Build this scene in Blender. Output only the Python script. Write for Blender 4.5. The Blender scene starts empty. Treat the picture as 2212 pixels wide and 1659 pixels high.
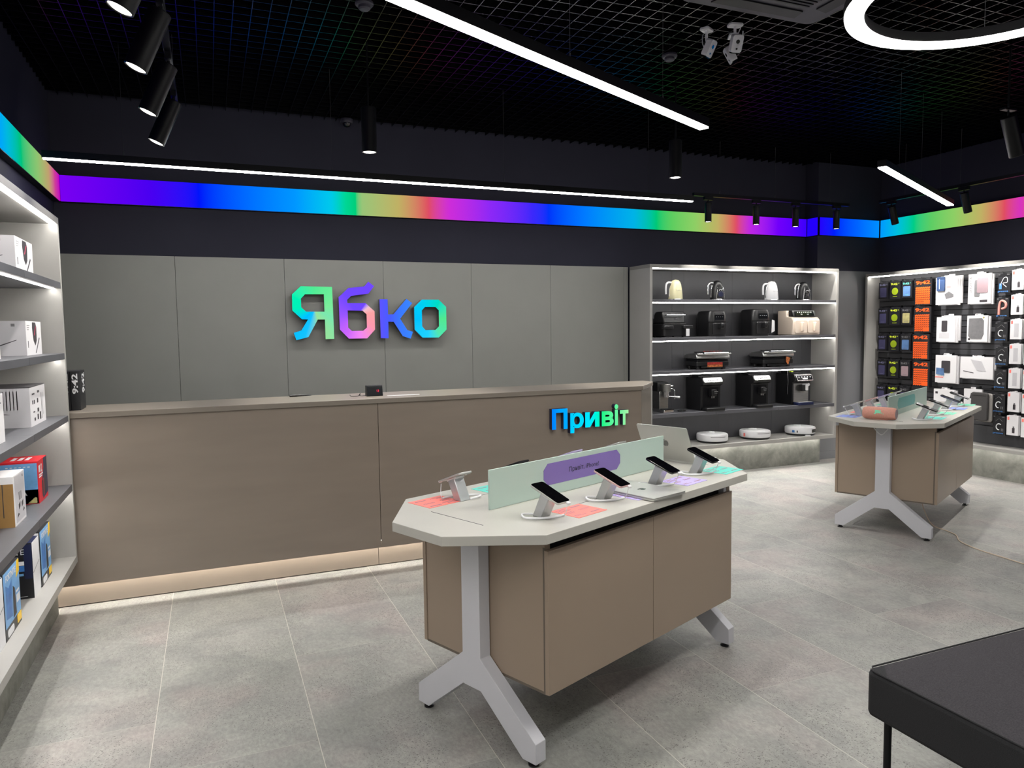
import bpy, bmesh, math, random
from mathutils import Matrix, Vector
random.seed(7)
D = bpy.data
scene = bpy.context.scene
COL = scene.collection
R = math.radians

# ------------------------------------------------------------------ camera
cam_d = D.cameras.new('camera'); cam = D.objects.new('camera', cam_d); COL.objects.link(cam)
cam_d.sensor_fit = 'HORIZONTAL'; cam_d.sensor_width = 36.0
cam_d.lens = 1578.75 / 2212 * 36.0
cam_d.clip_start = 0.02; cam_d.clip_end = 60
def cam_matrix(yaw, pitch, roll):
    cy, sy, cp, sp = math.cos(yaw), math.sin(yaw), math.cos(pitch), math.sin(pitch)
    fwd = Vector((sy * cp, cy * cp, -sp)); right = Vector((cy, -sy, 0)); up = right.cross(fwd)
    cr, sr = math.cos(roll), math.sin(roll)
    r2 = cr * right + sr * up; u2 = -sr * right + cr * up
    m = Matrix((r2, u2, -fwd)).transposed().to_4x4()
    m.translation = Vector((0, 0, 1.55))
    return m
cam.matrix_world = cam_matrix(R(22.413), R(4.195), R(-0.741))
scene.camera = cam

# ------------------------------------------------------------------ world, exposure
w = D.worlds.new('world'); scene.world = w; w.use_nodes = True
w.node_tree.nodes['Background'].inputs[0].default_value = (0.01, 0.011, 0.014, 1)
w.node_tree.nodes['Background'].inputs[1].default_value = 1.0
vs = scene.view_settings
vs.view_transform = 'Standard'; vs.look = 'None'; vs.gamma = 1.0; vs.use_curve_mapping = False
vs.exposure = 0.12
LAMP = 70.0      # suspended linear and ring lamps
STRIP = 28.0     # shelf led strips
BAND = 0.93      # coloured light band
SPOT_W = 95.0    # spotlight watts

# ------------------------------------------------------------------ materials
def lin(c):
    return tuple(((x / 255) / 12.92 if x / 255 <= 0.04045 else ((x / 255 + 0.055) / 1.055) ** 2.4) for x in c)
def newmat(name):
    m = D.materials.new(name); m.use_nodes = True
    nt = m.node_tree; b = nt.nodes['Principled BSDF']
    return m, nt, b
def mat(name, rgb, rough=0.5, metal=0.0, var=0.06, scale=6.0, bump=0.0, bscale=200.0, spec=0.5, coat=0.0, alpha=None, stretch=None, trans=0.0):
    m, nt, b = newmat(name)
    c = lin(rgb)
    tc = nt.nodes.new('ShaderNodeTexCoord'); n = nt.nodes.new('ShaderNodeTexNoise')
    mp = nt.nodes.new('ShaderNodeMapping'); nt.links.new(tc.outputs['Object'], mp.inputs[0]); nt.links.new(mp.outputs[0], n.inputs['Vector'])
    if stretch: mp.inputs['Scale'].default_value = stretch
    n.inputs['Scale'].default_value = scale; n.inputs['Detail'].default_value = 3
    r = nt.nodes.new('ShaderNodeValToRGB')
    r.color_ramp.elements[0].position = 0.3; r.color_ramp.elements[1].position = 0.7
    r.color_ramp.elements[0].color = tuple(x * (1 - var) for x in c) + (1,)
    r.color_ramp.elements[1].color = tuple(min(1, x * (1 + var)) for x in c) + (1,)
    nt.links.new(n.outputs[0], r.inputs[0]); nt.links.new(r.outputs[0], b.inputs['Base Color'])
    b.inputs['Roughness'].default_value = rough; b.inputs['Metallic'].default_value = metal
    b.inputs['Specular IOR Level'].default_value = spec
    b.inputs['Coat Weight'].default_value = coat
    b.inputs['Transmission Weight'].default_value = trans
    if alpha is not None: b.inputs['Alpha'].default_value = alpha
    if bump:
        n2 = nt.nodes.new('ShaderNodeTexNoise'); n2.inputs['Scale'].default_value = bscale
        bp = nt.nodes.new('ShaderNodeBump'); bp.inputs['Strength'].default_value = bump; bp.inputs['Distance'].default_value = 0.002
        nt.links.new(mp.outputs[0], n2.inputs['Vector']); nt.links.new(n2.outputs[0], bp.inputs['Height']); nt.links.new(bp.outputs[0], b.inputs['Normal'])
    return m
def emis(name, rgb, strength):
    m = D.materials.new(name); m.use_nodes = True; nt = m.node_tree
    nt.nodes.clear(); e = nt.nodes.new('ShaderNodeEmission'); o = nt.nodes.new('ShaderNodeOutputMaterial')
    e.inputs[0].default_value = lin(rgb) + (1,); e.inputs[1].default_value = strength
    nt.links.new(e.outputs[0], o.inputs[0]); return m
def ramp_emis(name, axis, stops, strength=BAND, radial=None):
    """emission coloured by a ramp along a world axis, or by the angle about a centre"""
    m = D.materials.new(name); m.use_nodes = True; nt = m.node_tree
    nt.nodes.clear(); e = nt.nodes.new('ShaderNodeEmission'); o = nt.nodes.new('ShaderNodeOutputMaterial')
    g = nt.nodes.new('ShaderNodeNewGeometry'); s = nt.nodes.new('ShaderNodeSeparateXYZ'); nt.links.new(g.outputs['Position'], s.inputs[0])
    a, b = stops[0][0], stops[-1][0]
    mr = nt.nodes.new('ShaderNodeMapRange'); mr.inputs['From Min'].default_value = a; mr.inputs['From Max'].default_value = b
    if radial:
        sx = nt.nodes.new('ShaderNodeMath'); sx.operation = 'SUBTRACT'; sx.inputs[1].default_value = radial[0]; nt.links.new(s.outputs[0], sx.inputs[0])
        sz = nt.nodes.new('ShaderNodeMath'); sz.operation = 'SUBTRACT'; sz.inputs[1].default_value = radial[1]; nt.links.new(s.outputs[2], sz.inputs[0])
        at = nt.nodes.new('ShaderNodeMath'); at.operation = 'ARCTAN2'; nt.links.new(sz.outputs[0], at.inputs[0]); nt.links.new(sx.outputs[0], at.inputs[1])
        dg = nt.nodes.new('ShaderNodeMath'); dg.operation = 'MULTIPLY'; dg.inputs[1].default_value = 180 / math.pi; nt.links.new(at.outputs[0], dg.inputs[0])
        nt.links.new(dg.outputs[0], mr.inputs['Value'])
    else:
        nt.links.new(s.outputs[axis], mr.inputs['Value'])
    r = nt.nodes.new('ShaderNodeValToRGB'); cr = r.color_ramp
    while len(cr.elements) > 1: cr.elements.remove(cr.elements[-1])
    for i, (p, c) in enumerate(stops):
        t = (p - a) / (b - a)
        el = cr.elements[0] if i == 0 else cr.elements.new(t)
        el.position = t; el.color = lin(c) + (1,)
    nt.links.new(mr.outputs[0], r.inputs[0]); nt.links.new(r.outputs[0], e.inputs[0])
    e.inputs[1].default_value = strength; nt.links.new(e.outputs[0], o.inputs[0]); return m

def floor_mat():
    m, nt, b = newmat('floor_tiles'); N = nt.nodes.new; L = nt.links.new
    g = N('ShaderNodeNewGeometry'); s = N('ShaderNodeSeparateXYZ'); L(g.outputs['Position'], s.inputs[0])
    def math_(op, a, b_=None, c=None):
        n = N('ShaderNodeMath'); n.operation = op
        for i, v in enumerate((a, b_, c)):
            if v is None: continue
            if isinstance(v, (int, float)): n.inputs[i].default_value = v
            else: L(v, n.inputs[i])
        return n.outputs[0]
    u = math_('DIVIDE', math_('ADD', s.outputs[0], 0.26), 0.585)
    col = math_('FLOOR', u)
    v = math_('DIVIDE', math_('ADD', math_('ADD', s.outputs[1], -3.945 + 0.0), math_('MULTIPLY', col, 0.385)), 1.17)
    row = math_('FLOOR', v)
    fu = math_('FRACT', u); fv = math_('FRACT', v)
    du = math_('MULTIPLY', math_('MINIMUM', fu, math_('SUBTRACT', 1.0, fu)), 0.585)
    dv = math_('MULTIPLY', math_('MINIMUM', fv, math_('SUBTRACT', 1.0, fv)), 1.17)
    joint = math_('MAXIMUM', math_('MULTIPLY', math_('LESS_THAN', du, 0.0013), 0.55), math_('MULTIPLY', math_('LESS_THAN', dv, 0.0009), 0.3))
    cid = N('ShaderNodeCombineXYZ'); L(col, cid.inputs[0]); L(row, cid.inputs[1])
    wn = N('ShaderNodeTexWhiteNoise'); L(cid.outputs[0], wn.inputs['Vector'])
    off = N('ShaderNodeVectorMath'); off.operation = 'MULTIPLY_ADD'; L(wn.outputs['Color'], off.inputs[0]); off.inputs[1].default_value = (9, 9, 9); L(g.outputs['Position'], off.inputs[2])
    def noise(sc, det, rough=0.6, dist=0.0, stretch=None):
        n = N('ShaderNodeTexNoise'); n.inputs['Scale'].default_value = sc; n.inputs['Detail'].default_value = det; n.inputs['Roughness'].default_value = rough; n.inputs['Distortion'].default_value = dist
        if stretch:
            mp = N('ShaderNodeMapping'); mp.inputs['Scale'].default_value = stretch; L(off.outputs[0], mp.inputs[0]); L(mp.outputs[0], n.inputs['Vector'])
        else: L(off.outputs[0], n.inputs['Vector'])
        return n.outputs[0]
    def ramp(x, stops):
        r = N('ShaderNodeValToRGB'); cr = r.color_ramp
        for i, (p, c) in enumerate(stops):
            el = cr.elements[i] if i < 2 else cr.elements.new(p)
            el.position = p; el.color = lin(c) + (1,)
        L(x, r.inputs[0]); return r.outputs[0]
    big = ramp(noise(2.6, 6, 0.65, 0.6), [(0.25, (158, 159, 160)), (0.5, (187, 186, 184)), (0.75, (210, 208, 204))])
    def mix(kind, f, a, b_):
        n = N('ShaderNodeMix'); n.data_type = 'RGBA'; n.blend_type = kind
        if isinstance(f, float): n.inputs[0].default_value = f
        else: L(f, n.inputs[0])
        for i, x in ((6, a), (7, b_)):
            if isinstance(x, tuple): n.inputs[i].default_value = x
            else: L(x, n.inputs[i])
        return n.outputs[2]
    fine = ramp(noise(70, 6, 0.8, 0.3, (1, 0.55, 1)), [(0.3, (140, 140, 140)), (0.5, (200, 200, 200)), (0.72, (244, 244, 244))])
    c1 = mix('MULTIPLY', 0.62, big, fine)
    tint = ramp(noise(1.7, 3), [(0.35, (222, 210, 206)), (0.5, (214, 214, 208)), (0.68, (211, 214, 205))])
    c1 = mix('MULTIPLY', 0.75, c1, tint)
    pits = math_('MULTIPLY', math_('LESS_THAN', noise(150, 2, 0.5), 0.37), math_('GREATER_THAN', noise(3.3, 3), 0.5))
    c2 = mix('MIX', pits, c1, lin((96, 94, 90)) + (1,))
    c3 = mix('MIX', joint, c2, lin((226, 220, 208)) + (1,))
    L(c3, b.inputs['Base Color'])
    rr = N('ShaderNodeMapRange'); rr.inputs['To Min'].default_value = 0.34; rr.inputs['To Max'].default_value = 0.52
    L(noise(6, 4), rr.inputs[0]); L(rr.outputs[0], b.inputs['Roughness'])
    bp = N('ShaderNodeBump'); bp.inputs['Strength'].default_value = 0.25; bp.inputs['Distance'].default_value = 0.002
    L(noise(45, 4), bp.inputs['Height']); L(bp.outputs[0], b.inputs['Normal'])
    return m
def concrete_mat():
    m, nt, b = newmat('concrete_plinth'); N = nt.nodes.new; L = nt.links.new
    tc = N('ShaderNodeTexCoord'); n = N('ShaderNodeTexNoise'); n.inputs['Scale'].default_value = 5; n.inputs['Detail'].default_value = 8; n.inputs['Roughness'].default_value = 0.7; n.inputs['Distortion'].default_value = 0.5
    L(tc.outputs['Object'], n.inputs['Vector']); r = N('ShaderNodeValToRGB')
    r.color_ramp.elements[0].position = 0.3; r.color_ramp.elements[0].color = lin((88, 88, 82)) + (1,)
    r.color_ramp.elements[1].position = 0.72; r.color_ramp.elements[1].color = lin((146, 146, 138)) + (1,)
    L(n.outputs[0], r.inputs[0]); L(r.outputs[0], b.inputs['Base Color']); b.inputs['Roughness'].default_value = 0.6
    return m

M = {}
M['floor'] = floor_mat(); M['concrete'] = concrete_mat()
M['wall'] = mat('dark_wall_paint', (50, 50, 62), 0.7, var=0.05, scale=2, spec=0.12)
M['wall_lo'] = mat('grey_column_paint', (124, 124, 128), 0.5, var=0.03, scale=2)
M['front_wall'] = mat('pale_front_wall', (214, 214, 212), 0.6, var=0.02)
M['plenum'] = mat('black_void_paint', (10, 10, 12), 0.9)
M['grid'] = mat('black_grille_paint', (7, 7, 9), 0.24, spec=0.5)
M['panel'] = mat('grey_laminate', (138, 138, 134), 0.42, var=0.03, scale=3)
M['unit'] = mat('light_grey_board', (160, 158, 154), 0.45, var=0.02)
M['unit_edge'] = mat('mid_grey_board', (128, 126, 122), 0.45, var=0.03)
M['shelf'] = mat('dark_grey_shelf_board', (88, 88, 93), 0.45, var=0.04)
M['darkback'] = mat('charcoal_board', (68, 68, 72), 0.5, var=0.04)
M['brown'] = mat('taupe_laminate', (128, 117, 106), 0.27, var=0.035, scale=2.0, stretch=(1, 1, 6))
M['brown2'] = mat('brown_laminate', (146, 129, 113), 0.34, var=0.03, scale=2.0)
M['brown_edge'] = mat('dark_taupe_edge', (98, 88, 78), 0.4)
M['ctop'] = mat('taupe_worktop', (118, 110, 100), 0.42, var=0.04)
M['tabletop'] = mat('pale_grey_laminate', (180, 178, 170), 0.38, var=0.02)
M['legpaint'] = mat('grey_powder_coat', (192, 192, 197), 0.42, var=0.01)
M['black'] = mat('black_plastic', (22, 22, 24), 0.35)
M['blackgloss'] = mat('black_gloss', (6, 6, 8), 0.06, coat=0.5)
M['blackmetal'] = mat('black_metal', (10, 10, 14), 0.4, spec=0.25)
M['cable'] = mat('dark_wire', (60, 60, 64), 0.5, spec=0.2)
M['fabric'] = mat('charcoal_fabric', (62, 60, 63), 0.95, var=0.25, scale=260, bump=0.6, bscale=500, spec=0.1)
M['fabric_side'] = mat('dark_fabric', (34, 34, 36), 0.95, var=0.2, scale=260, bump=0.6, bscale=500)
M['white'] = mat('white_plastic', (228, 228, 230), 0.35, var=0.01)
M['offwhite'] = mat('white_card', (226, 224, 226), 0.5, var=0.01)
M['greycard'] = mat('pale_grey_card', (196, 194, 198), 0.5, var=0.01)
M['cream'] = mat('cream_enamel', (226, 220, 178), 0.25, var=0.01, coat=0.3)
M['beige'] = mat('beige_plastic', (222, 206, 190), 0.4, var=0.02)
M['chrome'] = mat('chrome', (228, 228, 230), 0.22, 1.0, var=0.02)
M['steel'] = mat('brushed_steel', (178, 178, 176), 0.3, 1.0, var=0.1, scale=12, stretch=(1, 1, 14))
M['alu'] = mat('satin_aluminium', (188, 190, 192), 0.34, 0.85, var=0.02)
M['silver'] = mat('silver_laptop', (196, 196, 192), 0.36, 0.75, var=0.01)
M['darklogo'] = mat('grey_logo', (120, 120, 120), 0.15, 0.9)
M['red'] = mat('red_card', (212, 30, 44), 0.45, var=0.02)
M['navy'] = mat('navy_card', (24, 32, 66), 0.4)
M['blue'] = mat('blue_print', (60, 120, 190), 0.4, var=0.2, scale=20)
M['skyblue'] = mat('pale_blue_print', (110, 165, 215), 0.4, var=0.15, scale=14)
M['yellow'] = mat('yellow_print', (240, 196, 30), 0.4)
M['orange'] = mat('orange_print', (240, 92, 24), 0.45, var=0.02)
M['lime'] = mat('lime_print', (140, 160, 24), 0.45)
M['limetext'] = mat('lime_text', (214, 232, 60), 0.45)
M['purple'] = mat('purple_print', (62, 60, 92), 0.45)
M['lilactext'] = mat('grey_lilac_text', (112, 112, 142), 0.45)
M['cyantext'] = mat('aqua_text', (110, 220, 200), 0.45)
M['pinkprint'] = mat('pink_print', (150, 128, 134), 0.45)
M['goldprint'] = mat('gold_print', (168, 160, 110), 0.45, var=0.2, scale=30)
M['blueprint'] = mat('light_blue_print', (84, 118, 164), 0.45, var=0.3, scale=12)
M['packblack'] = mat('black_card', (26, 26, 30), 0.4)
M['darkprint'] = mat('dark_print', (58, 54, 58), 0.5)
M['greyprint'] = mat('grey_print', (112, 111, 113), 0.5, var=0.1, scale=30)
M['pinkline'] = mat('pink_line', (206, 60, 96), 0.5)
M['whitetext'] = mat('white_text', (225, 225, 228), 0.5)
M['navycase'] = mat('navy_blue_case', (52, 76, 118), 0.5)
M['prpink'] = mat('soft_pink_cable', (226, 150, 140), 0.5)
M['prblue'] = mat('blue_text', (72, 128, 196), 0.5)
M['cardboard'] = mat('brown_cardboard', (160, 122, 70), 0.7, var=0.08, scale=10)
M['coral'] = mat('coral_card', (252, 128, 118), 0.5, var=0.01)
M['teal'] = mat('teal_card', (86, 204, 190), 0.5, var=0.01)
M['lilac'] = mat('lilac_card', (186, 172, 232), 0.5, var=0.01)
M['cardtext'] = mat('grey_small_print', (160, 120, 130), 0.6)
M['bluecard'] = mat('periwinkle_card', (126, 150, 224), 0.5, var=0.01)
M['mint'] = mat('mint_card', (104, 200, 166), 0.5, var=0.01)
M['jblpink'] = mat('salmon_mesh_fabric', (206, 146, 130), 0.75, var=0.08, scale=150, bump=0.4, bscale=600)
M['mintlogo'] = mat('mint_logo', (120, 216, 176), 0.5)
M['signpurple'] = mat('violet_sticker', (124, 104, 170), 0.4, var=0.02)
M['signteal'] = mat('teal_sticker', (86, 160, 156), 0.4, var=0.02)
M['textdark'] = mat('dark_lettering', (38, 34, 60), 0.5)
M['glass'] = mat('frosted_glass', (196, 216, 206), 0.5, var=0.02, spec=0.5, trans=0.25)
M['glassedge'] = mat('green_glass_edge', (186, 214, 204), 0.2, var=0.02)
M['cord'] = mat('ivory_cord', (196, 178, 156), 0.5)
M['bagdark'] = mat('dark_felt', (70, 68, 68), 0.95, var=0.15, scale=200)
M['baglight'] = mat('grey_felt', (150, 146, 142), 0.95, var=0.1, scale=200)
M['skin_pink'] = mat('rose_metal', (214, 180, 180), 0.35, 0.4, var=0.01)
M['skin_lilac'] = mat('lilac_metal', (190, 180, 214), 0.35, 0.4, var=0.01)
M['foodprint'] = mat('food_photo_print', (190, 110, 60), 0.5, var=0.6, scale=60)
M['redprint'] = mat('red_print', (176, 44, 40), 0.5, var=0.3, scale=80)
M['display'] = mat('dark_display', (20, 22, 26), 0.12)
M['clearwater'] = mat('clear_tank', (150, 140, 128), 0.15, var=0.05)
M['cambody'] = mat('camera_white_plastic', (200, 200, 206), 0.4)
M['acgrey'] = mat('dark_grey_plastic', (58, 56, 68), 0.5)
M['lamp'] = emis('lamp_diffuser', (255, 253, 249), LAMP)
M['ringlamp'] = emis('ring_diffuser', (255, 252, 246), LAMP)
M['strip'] = emis('led_strip', (255, 252, 246), STRIP)
M['kickstrip'] = emis('warm_led_strip', (255, 250, 240), 62.0)
M['spotlens'] = emis('spot_lens', (255, 250, 240), 9.0)
M['ledred'] = emis('red_led_digits', (255, 60, 90), 1.6)

# ------------------------------------------------------------------ geometry builder
_txt = {}
def text_geo(s, bold=0.0):
    k = (s, bold)
    if k in _txt: return _txt[k]
    c = D.curves.new('t', 'FONT'); c.body = s; c.size = 1; c.offset = bold; c.resolution_u = 3; c.fill_mode = 'FRONT'
    o = D.objects.new('t', c); COL.objects.link(o)
    dg = bpy.context.evaluated_depsgraph_get(); dg.update()
    me = D.meshes.new_from_object(o.evaluated_get(dg))
    v = [tuple(x.co) for x in me.vertices]; f = [tuple(p.vertices) for p in me.polygons]
    D.objects.remove(o); D.curves.remove(c); D.meshes.remove(me)
    xs = [a[0] for a in v]; ys = [a[1] for a in v]; x0, x1, y0, y1 = min(xs), max(xs), min(ys), max(ys)
    v = [((a[0] - x0) / (x1 - x0), (a[1] - y0) / (y1 - y0)) for a in v]
    _txt[k] = (v, f, (x1 - x0) / (y1 - y0)); return _txt[k]

class G:
    def __init__(s): s.v = []; s.f = []; s.m = []; s.X = None
    def add(s, v, f, m=0):
        n = len(s.v)
        if s.X is not None: v = [tuple(s.X @ Vector(p)) for p in v]
        s.v += [tuple(p) for p in v]; s.f += [tuple(i + n for i in q) for q in f]
        s.m += (m if isinstance(m, list) else [m] * len(f)); return s
    def box(s, x0, y0, z0, x1, y1, z1, m=0):
        v = [(x0, y0, z0), (x1, y0, z0), (x1, y1, z0), (x0, y1, z0), (x0, y0, z1), (x1, y0, z1), (x1, y1, z1), (x0, y1, z1)]
        return s.add(v, [(0, 3, 2, 1), (4, 5, 6, 7), (0, 1, 5, 4), (1, 2, 6, 5), (2, 3, 7, 6), (3, 0, 4, 7)], m)
    def prism(s, pts, a, b, axis='z', m=0, mface=None):
        """polygon extruded; axis y: pts are (x,z); axis x: pts are (y,z)"""
        n = len(pts)
        def P(p, h): return (p[0], p[1], h) if axis == 'z' else ((p[0], h, p[1]) if axis == 'y' else (h, p[0], p[1]))
        v = [P(p, a) for p in pts] + [P(p, b) for p in pts]
        f = [tuple(range(n)), tuple(range(n, 2 * n))] + [(i, (i + 1) % n, n + (i + 1) % n, n + i) for i in range(n)]
        return s.add(v, f, [m if mface is None else mface] + [m] * (n + 1))
    def cyl(s, p0, p1, r0, r1=None, n=24, m=0):
        r1 = r0 if r1 is None else r1
        p0 = Vector(p0); p1 = Vector(p1); d = (p1 - p0).normalized()
        a = d.orthogonal().normalized(); b = d.cross(a)
        v = []; 
        for p, r in ((p0, r0), (p1, r1)):
            v += [tuple(p + r * (math.cos(t) * a + math.sin(t) * b)) for t in (2 * math.pi * i / n for i in range(n))]
        f = [(i, (i + 1) % n, n + (i + 1) % n, n + i) for i in range(n)] + [tuple(range(n)), tuple(range(n, 2 * n))]
        return s.add(v, f, m)
    def tube(s, pts, r, n=8, m=0, sub=4):
        P = [Vector(p) for p in pts]
        if sub and len(P) > 2:
            Q = []
            for i in range(len(P) - 1):
                p0 = P[max(i - 1, 0)]; p1 = P[i]; p2 = P[i + 1]; p3 = P[min(i + 2, len(P) - 1)]
                for k in range(sub):
                    t = k / sub
                    Q.append(0.5 * ((2 * p1) + (p2 - p0) * t + (2 * p0 - 5 * p1 + 4 * p2 - p3) * t * t + (3 * p1 - p0 - 3 * p2 + p3) * t ** 3))
            Q.append(P[-1]); P = Q
        v = []; f = []; a = None
        for i, p in enumerate(P):
            d = (P[min(i + 1, len(P) - 1)] - P[max(i - 1, 0)]).normalized()
            a = (d.orthogonal() if a is None else (a - d * a.dot(d))).normalized(); b = d.cross(a)
            rr = r[i * (len(r) - 1) // max(1, len(P) - 1)] if isinstance(r, (list, tuple)) else r
            v += [tuple(p + rr * (math.cos(t) * a + math.sin(t) * b)) for t in (2 * math.pi * k / n for k in range(n))]
            if i: f += [((i - 1) * n + k, (i - 1) * n + (k + 1) % n, i * n + (k + 1) % n, i * n + k) for k in range(n)]
        f += [tuple(range(n)), tuple((len(P) - 1) * n + k for k in range(n))]
        return s.add(v, f, m)
    def lathe(s, prof, cx=0, cy=0, n=32, m=0, axis='z', sx=1.0, sy=1.0):
        v = []; f = []
        for r, z in prof:
            for k in range(n):
                t = 2 * math.pi * k / n; x = r * math.cos(t) * sx; y = r * math.sin(t) * sy
                v.append((cx + x, cy + y, z) if axis == 'z' else ((cx + x, z, cy + y) if axis == 'y' else (z, cx + x, cy + y)))
        for i in range(1, len(prof)):
            f += [((i - 1) * n + k, (i - 1) * n + (k + 1) % n, i * n + (k + 1) % n, i * n + k) for k in range(n)]
        f += [tuple(range(n)), tuple((len(prof) - 1) * n + k for k in range(n))]
        return s.add(v, f, m)
    def text(s, t, x, z, h, y=0.0, m=0, w=None, bold=0.0, mtx=None, rot=0, center=False):
        """flat lettering in the XZ plane facing -y at depth y; x,z lower left; mtx overrides"""
        v, f, asp = text_geo(t, bold); w = h * asp if w is None else w
        if mtx is None:
            if center: x -= w / 2
            vv = [(x + a * w, y, z + b * h) for a, b in v]
            if rot == 90: vv = [(x - b * h, y, z + a * w) for a, b in v]
        else: vv = [tuple(mtx @ Vector((a * w - (w / 2 if center else 0), b * h - (h / 2 if center else 0), 0))) for a, b in v]
        return s.add(vv, f, m)
def rrect(x0, z0, x1, z1, r, n=5):
    p = []
    for cx, cz, a in ((x1 - r, z1 - r, 0), (x0 + r, z1 - r, 90), (x0 + r, z0 + r, 180), (x1 - r, z0 + r, 270)):
        p += [(cx + r * math.cos(R(a + 90 * k / n)), cz + r * math.sin(R(a + 90 * k / n))) for k in range(n + 1)]
    return p
def oct_(x0, z0, x1, z1, c):
    return [(x0 + c, z0), (x1 - c, z0), (x1, z0 + c), (x1, z1 - c), (x1 - c, z1), (x0 + c, z1), (x0, z1 - c), (x0, z0 + c)]

def obj(name, g, mats, parent=None, bevel=0.0, loc=None, rot=None, angle=38, holes=None):
    me = D.meshes.new(name)
    bm = bmesh.new()
    vs_ = [bm.verts.new(p) for p in g.v]
    for q, mi in zip(g.f, g.m):
        try: fc = bm.faces.new([vs_[i] for i in q])
        except ValueError: continue
        fc.material_index = mi; fc.smooth = True
    bmesh.ops.recalc_face_normals(bm, faces=bm.faces[:])
    bm.to_mesh(me); bm.free()
    me.set_sharp_from_angle(angle=R(angle))
    for mm in (mats if isinstance(mats, (list, tuple)) else [mats]): me.materials.append(M[mm] if isinstance(mm, str) else mm)
    o = D.objects.new(name, me); COL.objects.link(o)
    if parent is not None: o.parent = parent
    if loc: o.location = loc
    if rot: o.rotation_euler = rot
    if bevel:
        b = o.modifiers.new('bevel', 'BEVEL'); b.width = bevel; b.segments = 2; b.limit_method = 'ANGLE'; b.angle_limit = R(40)
    return o
def tag(o, label=None, cat=None, group=None, kind=None):
    if label: o['label'] = label
    if cat: o['category'] = cat
    if group: o['group'] = group
    if kind: o['kind'] = kind
    return o
def thing(name, label, cat, loc=(0, 0, 0), rz=0.0, group=None, rot=None):
    o = D.objects.new(name, None); COL.objects.link(o); o.empty_display_size = 0.05
    o.location = loc; o.rotation_euler = rot if rot else (0, 0, rz)
    return tag(o, label, cat, group)
def struct(name, g, mats, bevel=0): return tag(obj(name, g, mats, bevel=bevel), kind='structure')
def dup(root, loc, rz=None, label=None, group=None, rot=None):
    r = root.copy(); COL.objects.link(r); r.location = loc
    if rz is not None: r.rotation_euler = (0, 0, rz)
    if rot is not None: r.rotation_euler = rot
    if label: r['label'] = label
    if group: r['group'] = group
    for ch in list(root.children):
        c = ch.copy(); COL.objects.link(c); c.parent = r
        for gr in list(ch.children):
            d = gr.copy(); COL.objects.link(d); d.parent = c
    return r

# ------------------------------------------------------------------ room shell
XL, XR, YB, YF, ZC = -1.07, 7.43, 6.65, -2.2, 3.4
ZT = 3.95
struct('floor', G().box(XL - .1, YF - .1, -.1, XR + .1, YB + .1, 0), 'floor')
struct('wall_left', G().box(XL - .1, YF, 0, XL, YB, ZT), 'wall')
struct('wall_back', G().box(XL - .1, YB, 0, XR + .1, YB + .1, ZT), 'wall')
struct('wall_right', G().box(XR, YF, 0, XR + .1, YB, ZT), 'wall')
struct('wall_front', G().box(XL - .1, YF - .1, 0, XR + .1, YF, ZT), 'front_wall')
struct('wall_corner', G().box(6.524, 6.455, 0, XR, YB, 2.19, 1).box(6.455, 6.455, 2.19, XR, YB, ZT, 0), ['wall', 'wall_lo'])
struct('baseboard_back', G().box(6.524, 6.443, 0, XR, 6.455, .09), 'wall_lo')
g = G().box(XL, YF, ZT - .02, XR, YB, ZT, 1)
i = 0
x = XL + .05 + .02
x = -1.0
while x < XR - .02:
    g.box(x - .0022, YF, ZC, x + .0022, YB, ZC + .045, 0); x += .1
y = YF + .05
while y < YB - .02:
    g.box(XL, y - .0022, ZC + .001, XR, y + .0022, ZC + .044, 0); y += .1
struct('ceiling', g, ['grid', 'plenum'])
g = G()
xs = [-1.06, -.235, .619, 1.476, 2.318, 3.149, 3.99, 4.04]
for a, b in zip(xs[:-1], xs[1:]):
    g.box(a + .0012, 6.6, 0.0, b - .0012, 6.645, 2.187)
struct('trim_1', g, 'panel', bevel=.001)

# coloured light band, a run of light boxes round the room
V, BL, AZ, CY, GR, YG, OC, RE, MA = (120, 0, 240), (0, 20, 250), (0, 110, 255), (0, 190, 235), (0, 204, 120), (140, 205, 100), (190, 175, 100), (222, 76, 96), (205, 45, 215)
back_st = [(-1.02, V), (-.38, (72, 0, 240)), (-.03, BL), (.29, (0, 100, 255)), (.73, (0, 150, 255)), (1.03, (0, 200, 235)), (1.15, (0, 214, 150)), (1.25, (0, 205, 120)), (1.29, (150, 196, 120)),
           (1.63, OC), (1.91, RE), (2.11, MA), (2.52, (140, 40, 245)), (2.96, (60, 40, 250)), (3.13, (0, 50, 250)), (3.52, (0, 120, 255)), (4.11, (0, 178, 230)), (4.4, (0, 200, 110)), (4.57, (90, 204, 95)),
           (4.87, YG), (5.17, OC), (5.42, RE), (5.61, (190, 40, 225)), (6.01, (112, 0, 250)), (6.42, (60, 0, 250))]
col_st = [(6.44, (36, 0, 250)), (6.67, (0, 30, 250)), (7.03, (0, 100, 255)), (7.4, (0, 145, 255))]
right_st = [(2.0, MA), (2.5, V), (3.0, BL), (3.5, AZ), (3.9, CY), (4.2, GR), (4.4, YG), (4.6, OC), (4.7, RE), (4.79, (214, 50, 190)), (4.95, RE), (5.19, OC), (5.49, YG), (5.76, (90, 204, 100)), (5.96, (0, 204, 130)), (6.17, (0, 190, 220)), (6.42, (0, 150, 255))]
left_st = [(2.6, MA), (3.2, V), (3.7, BL), (4.3, AZ), (4.85, (0, 165, 250)), (5.01, (0, 184, 220)), (5.34, (0, 194, 120)), (5.8, (140, 195, 112)), (6.17, (190, 160, 110)), (6.4, (206, 60, 150)), (6.57, (190, 0, 190))]
ZB0, ZB1 = 2.587, 2.785
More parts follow.
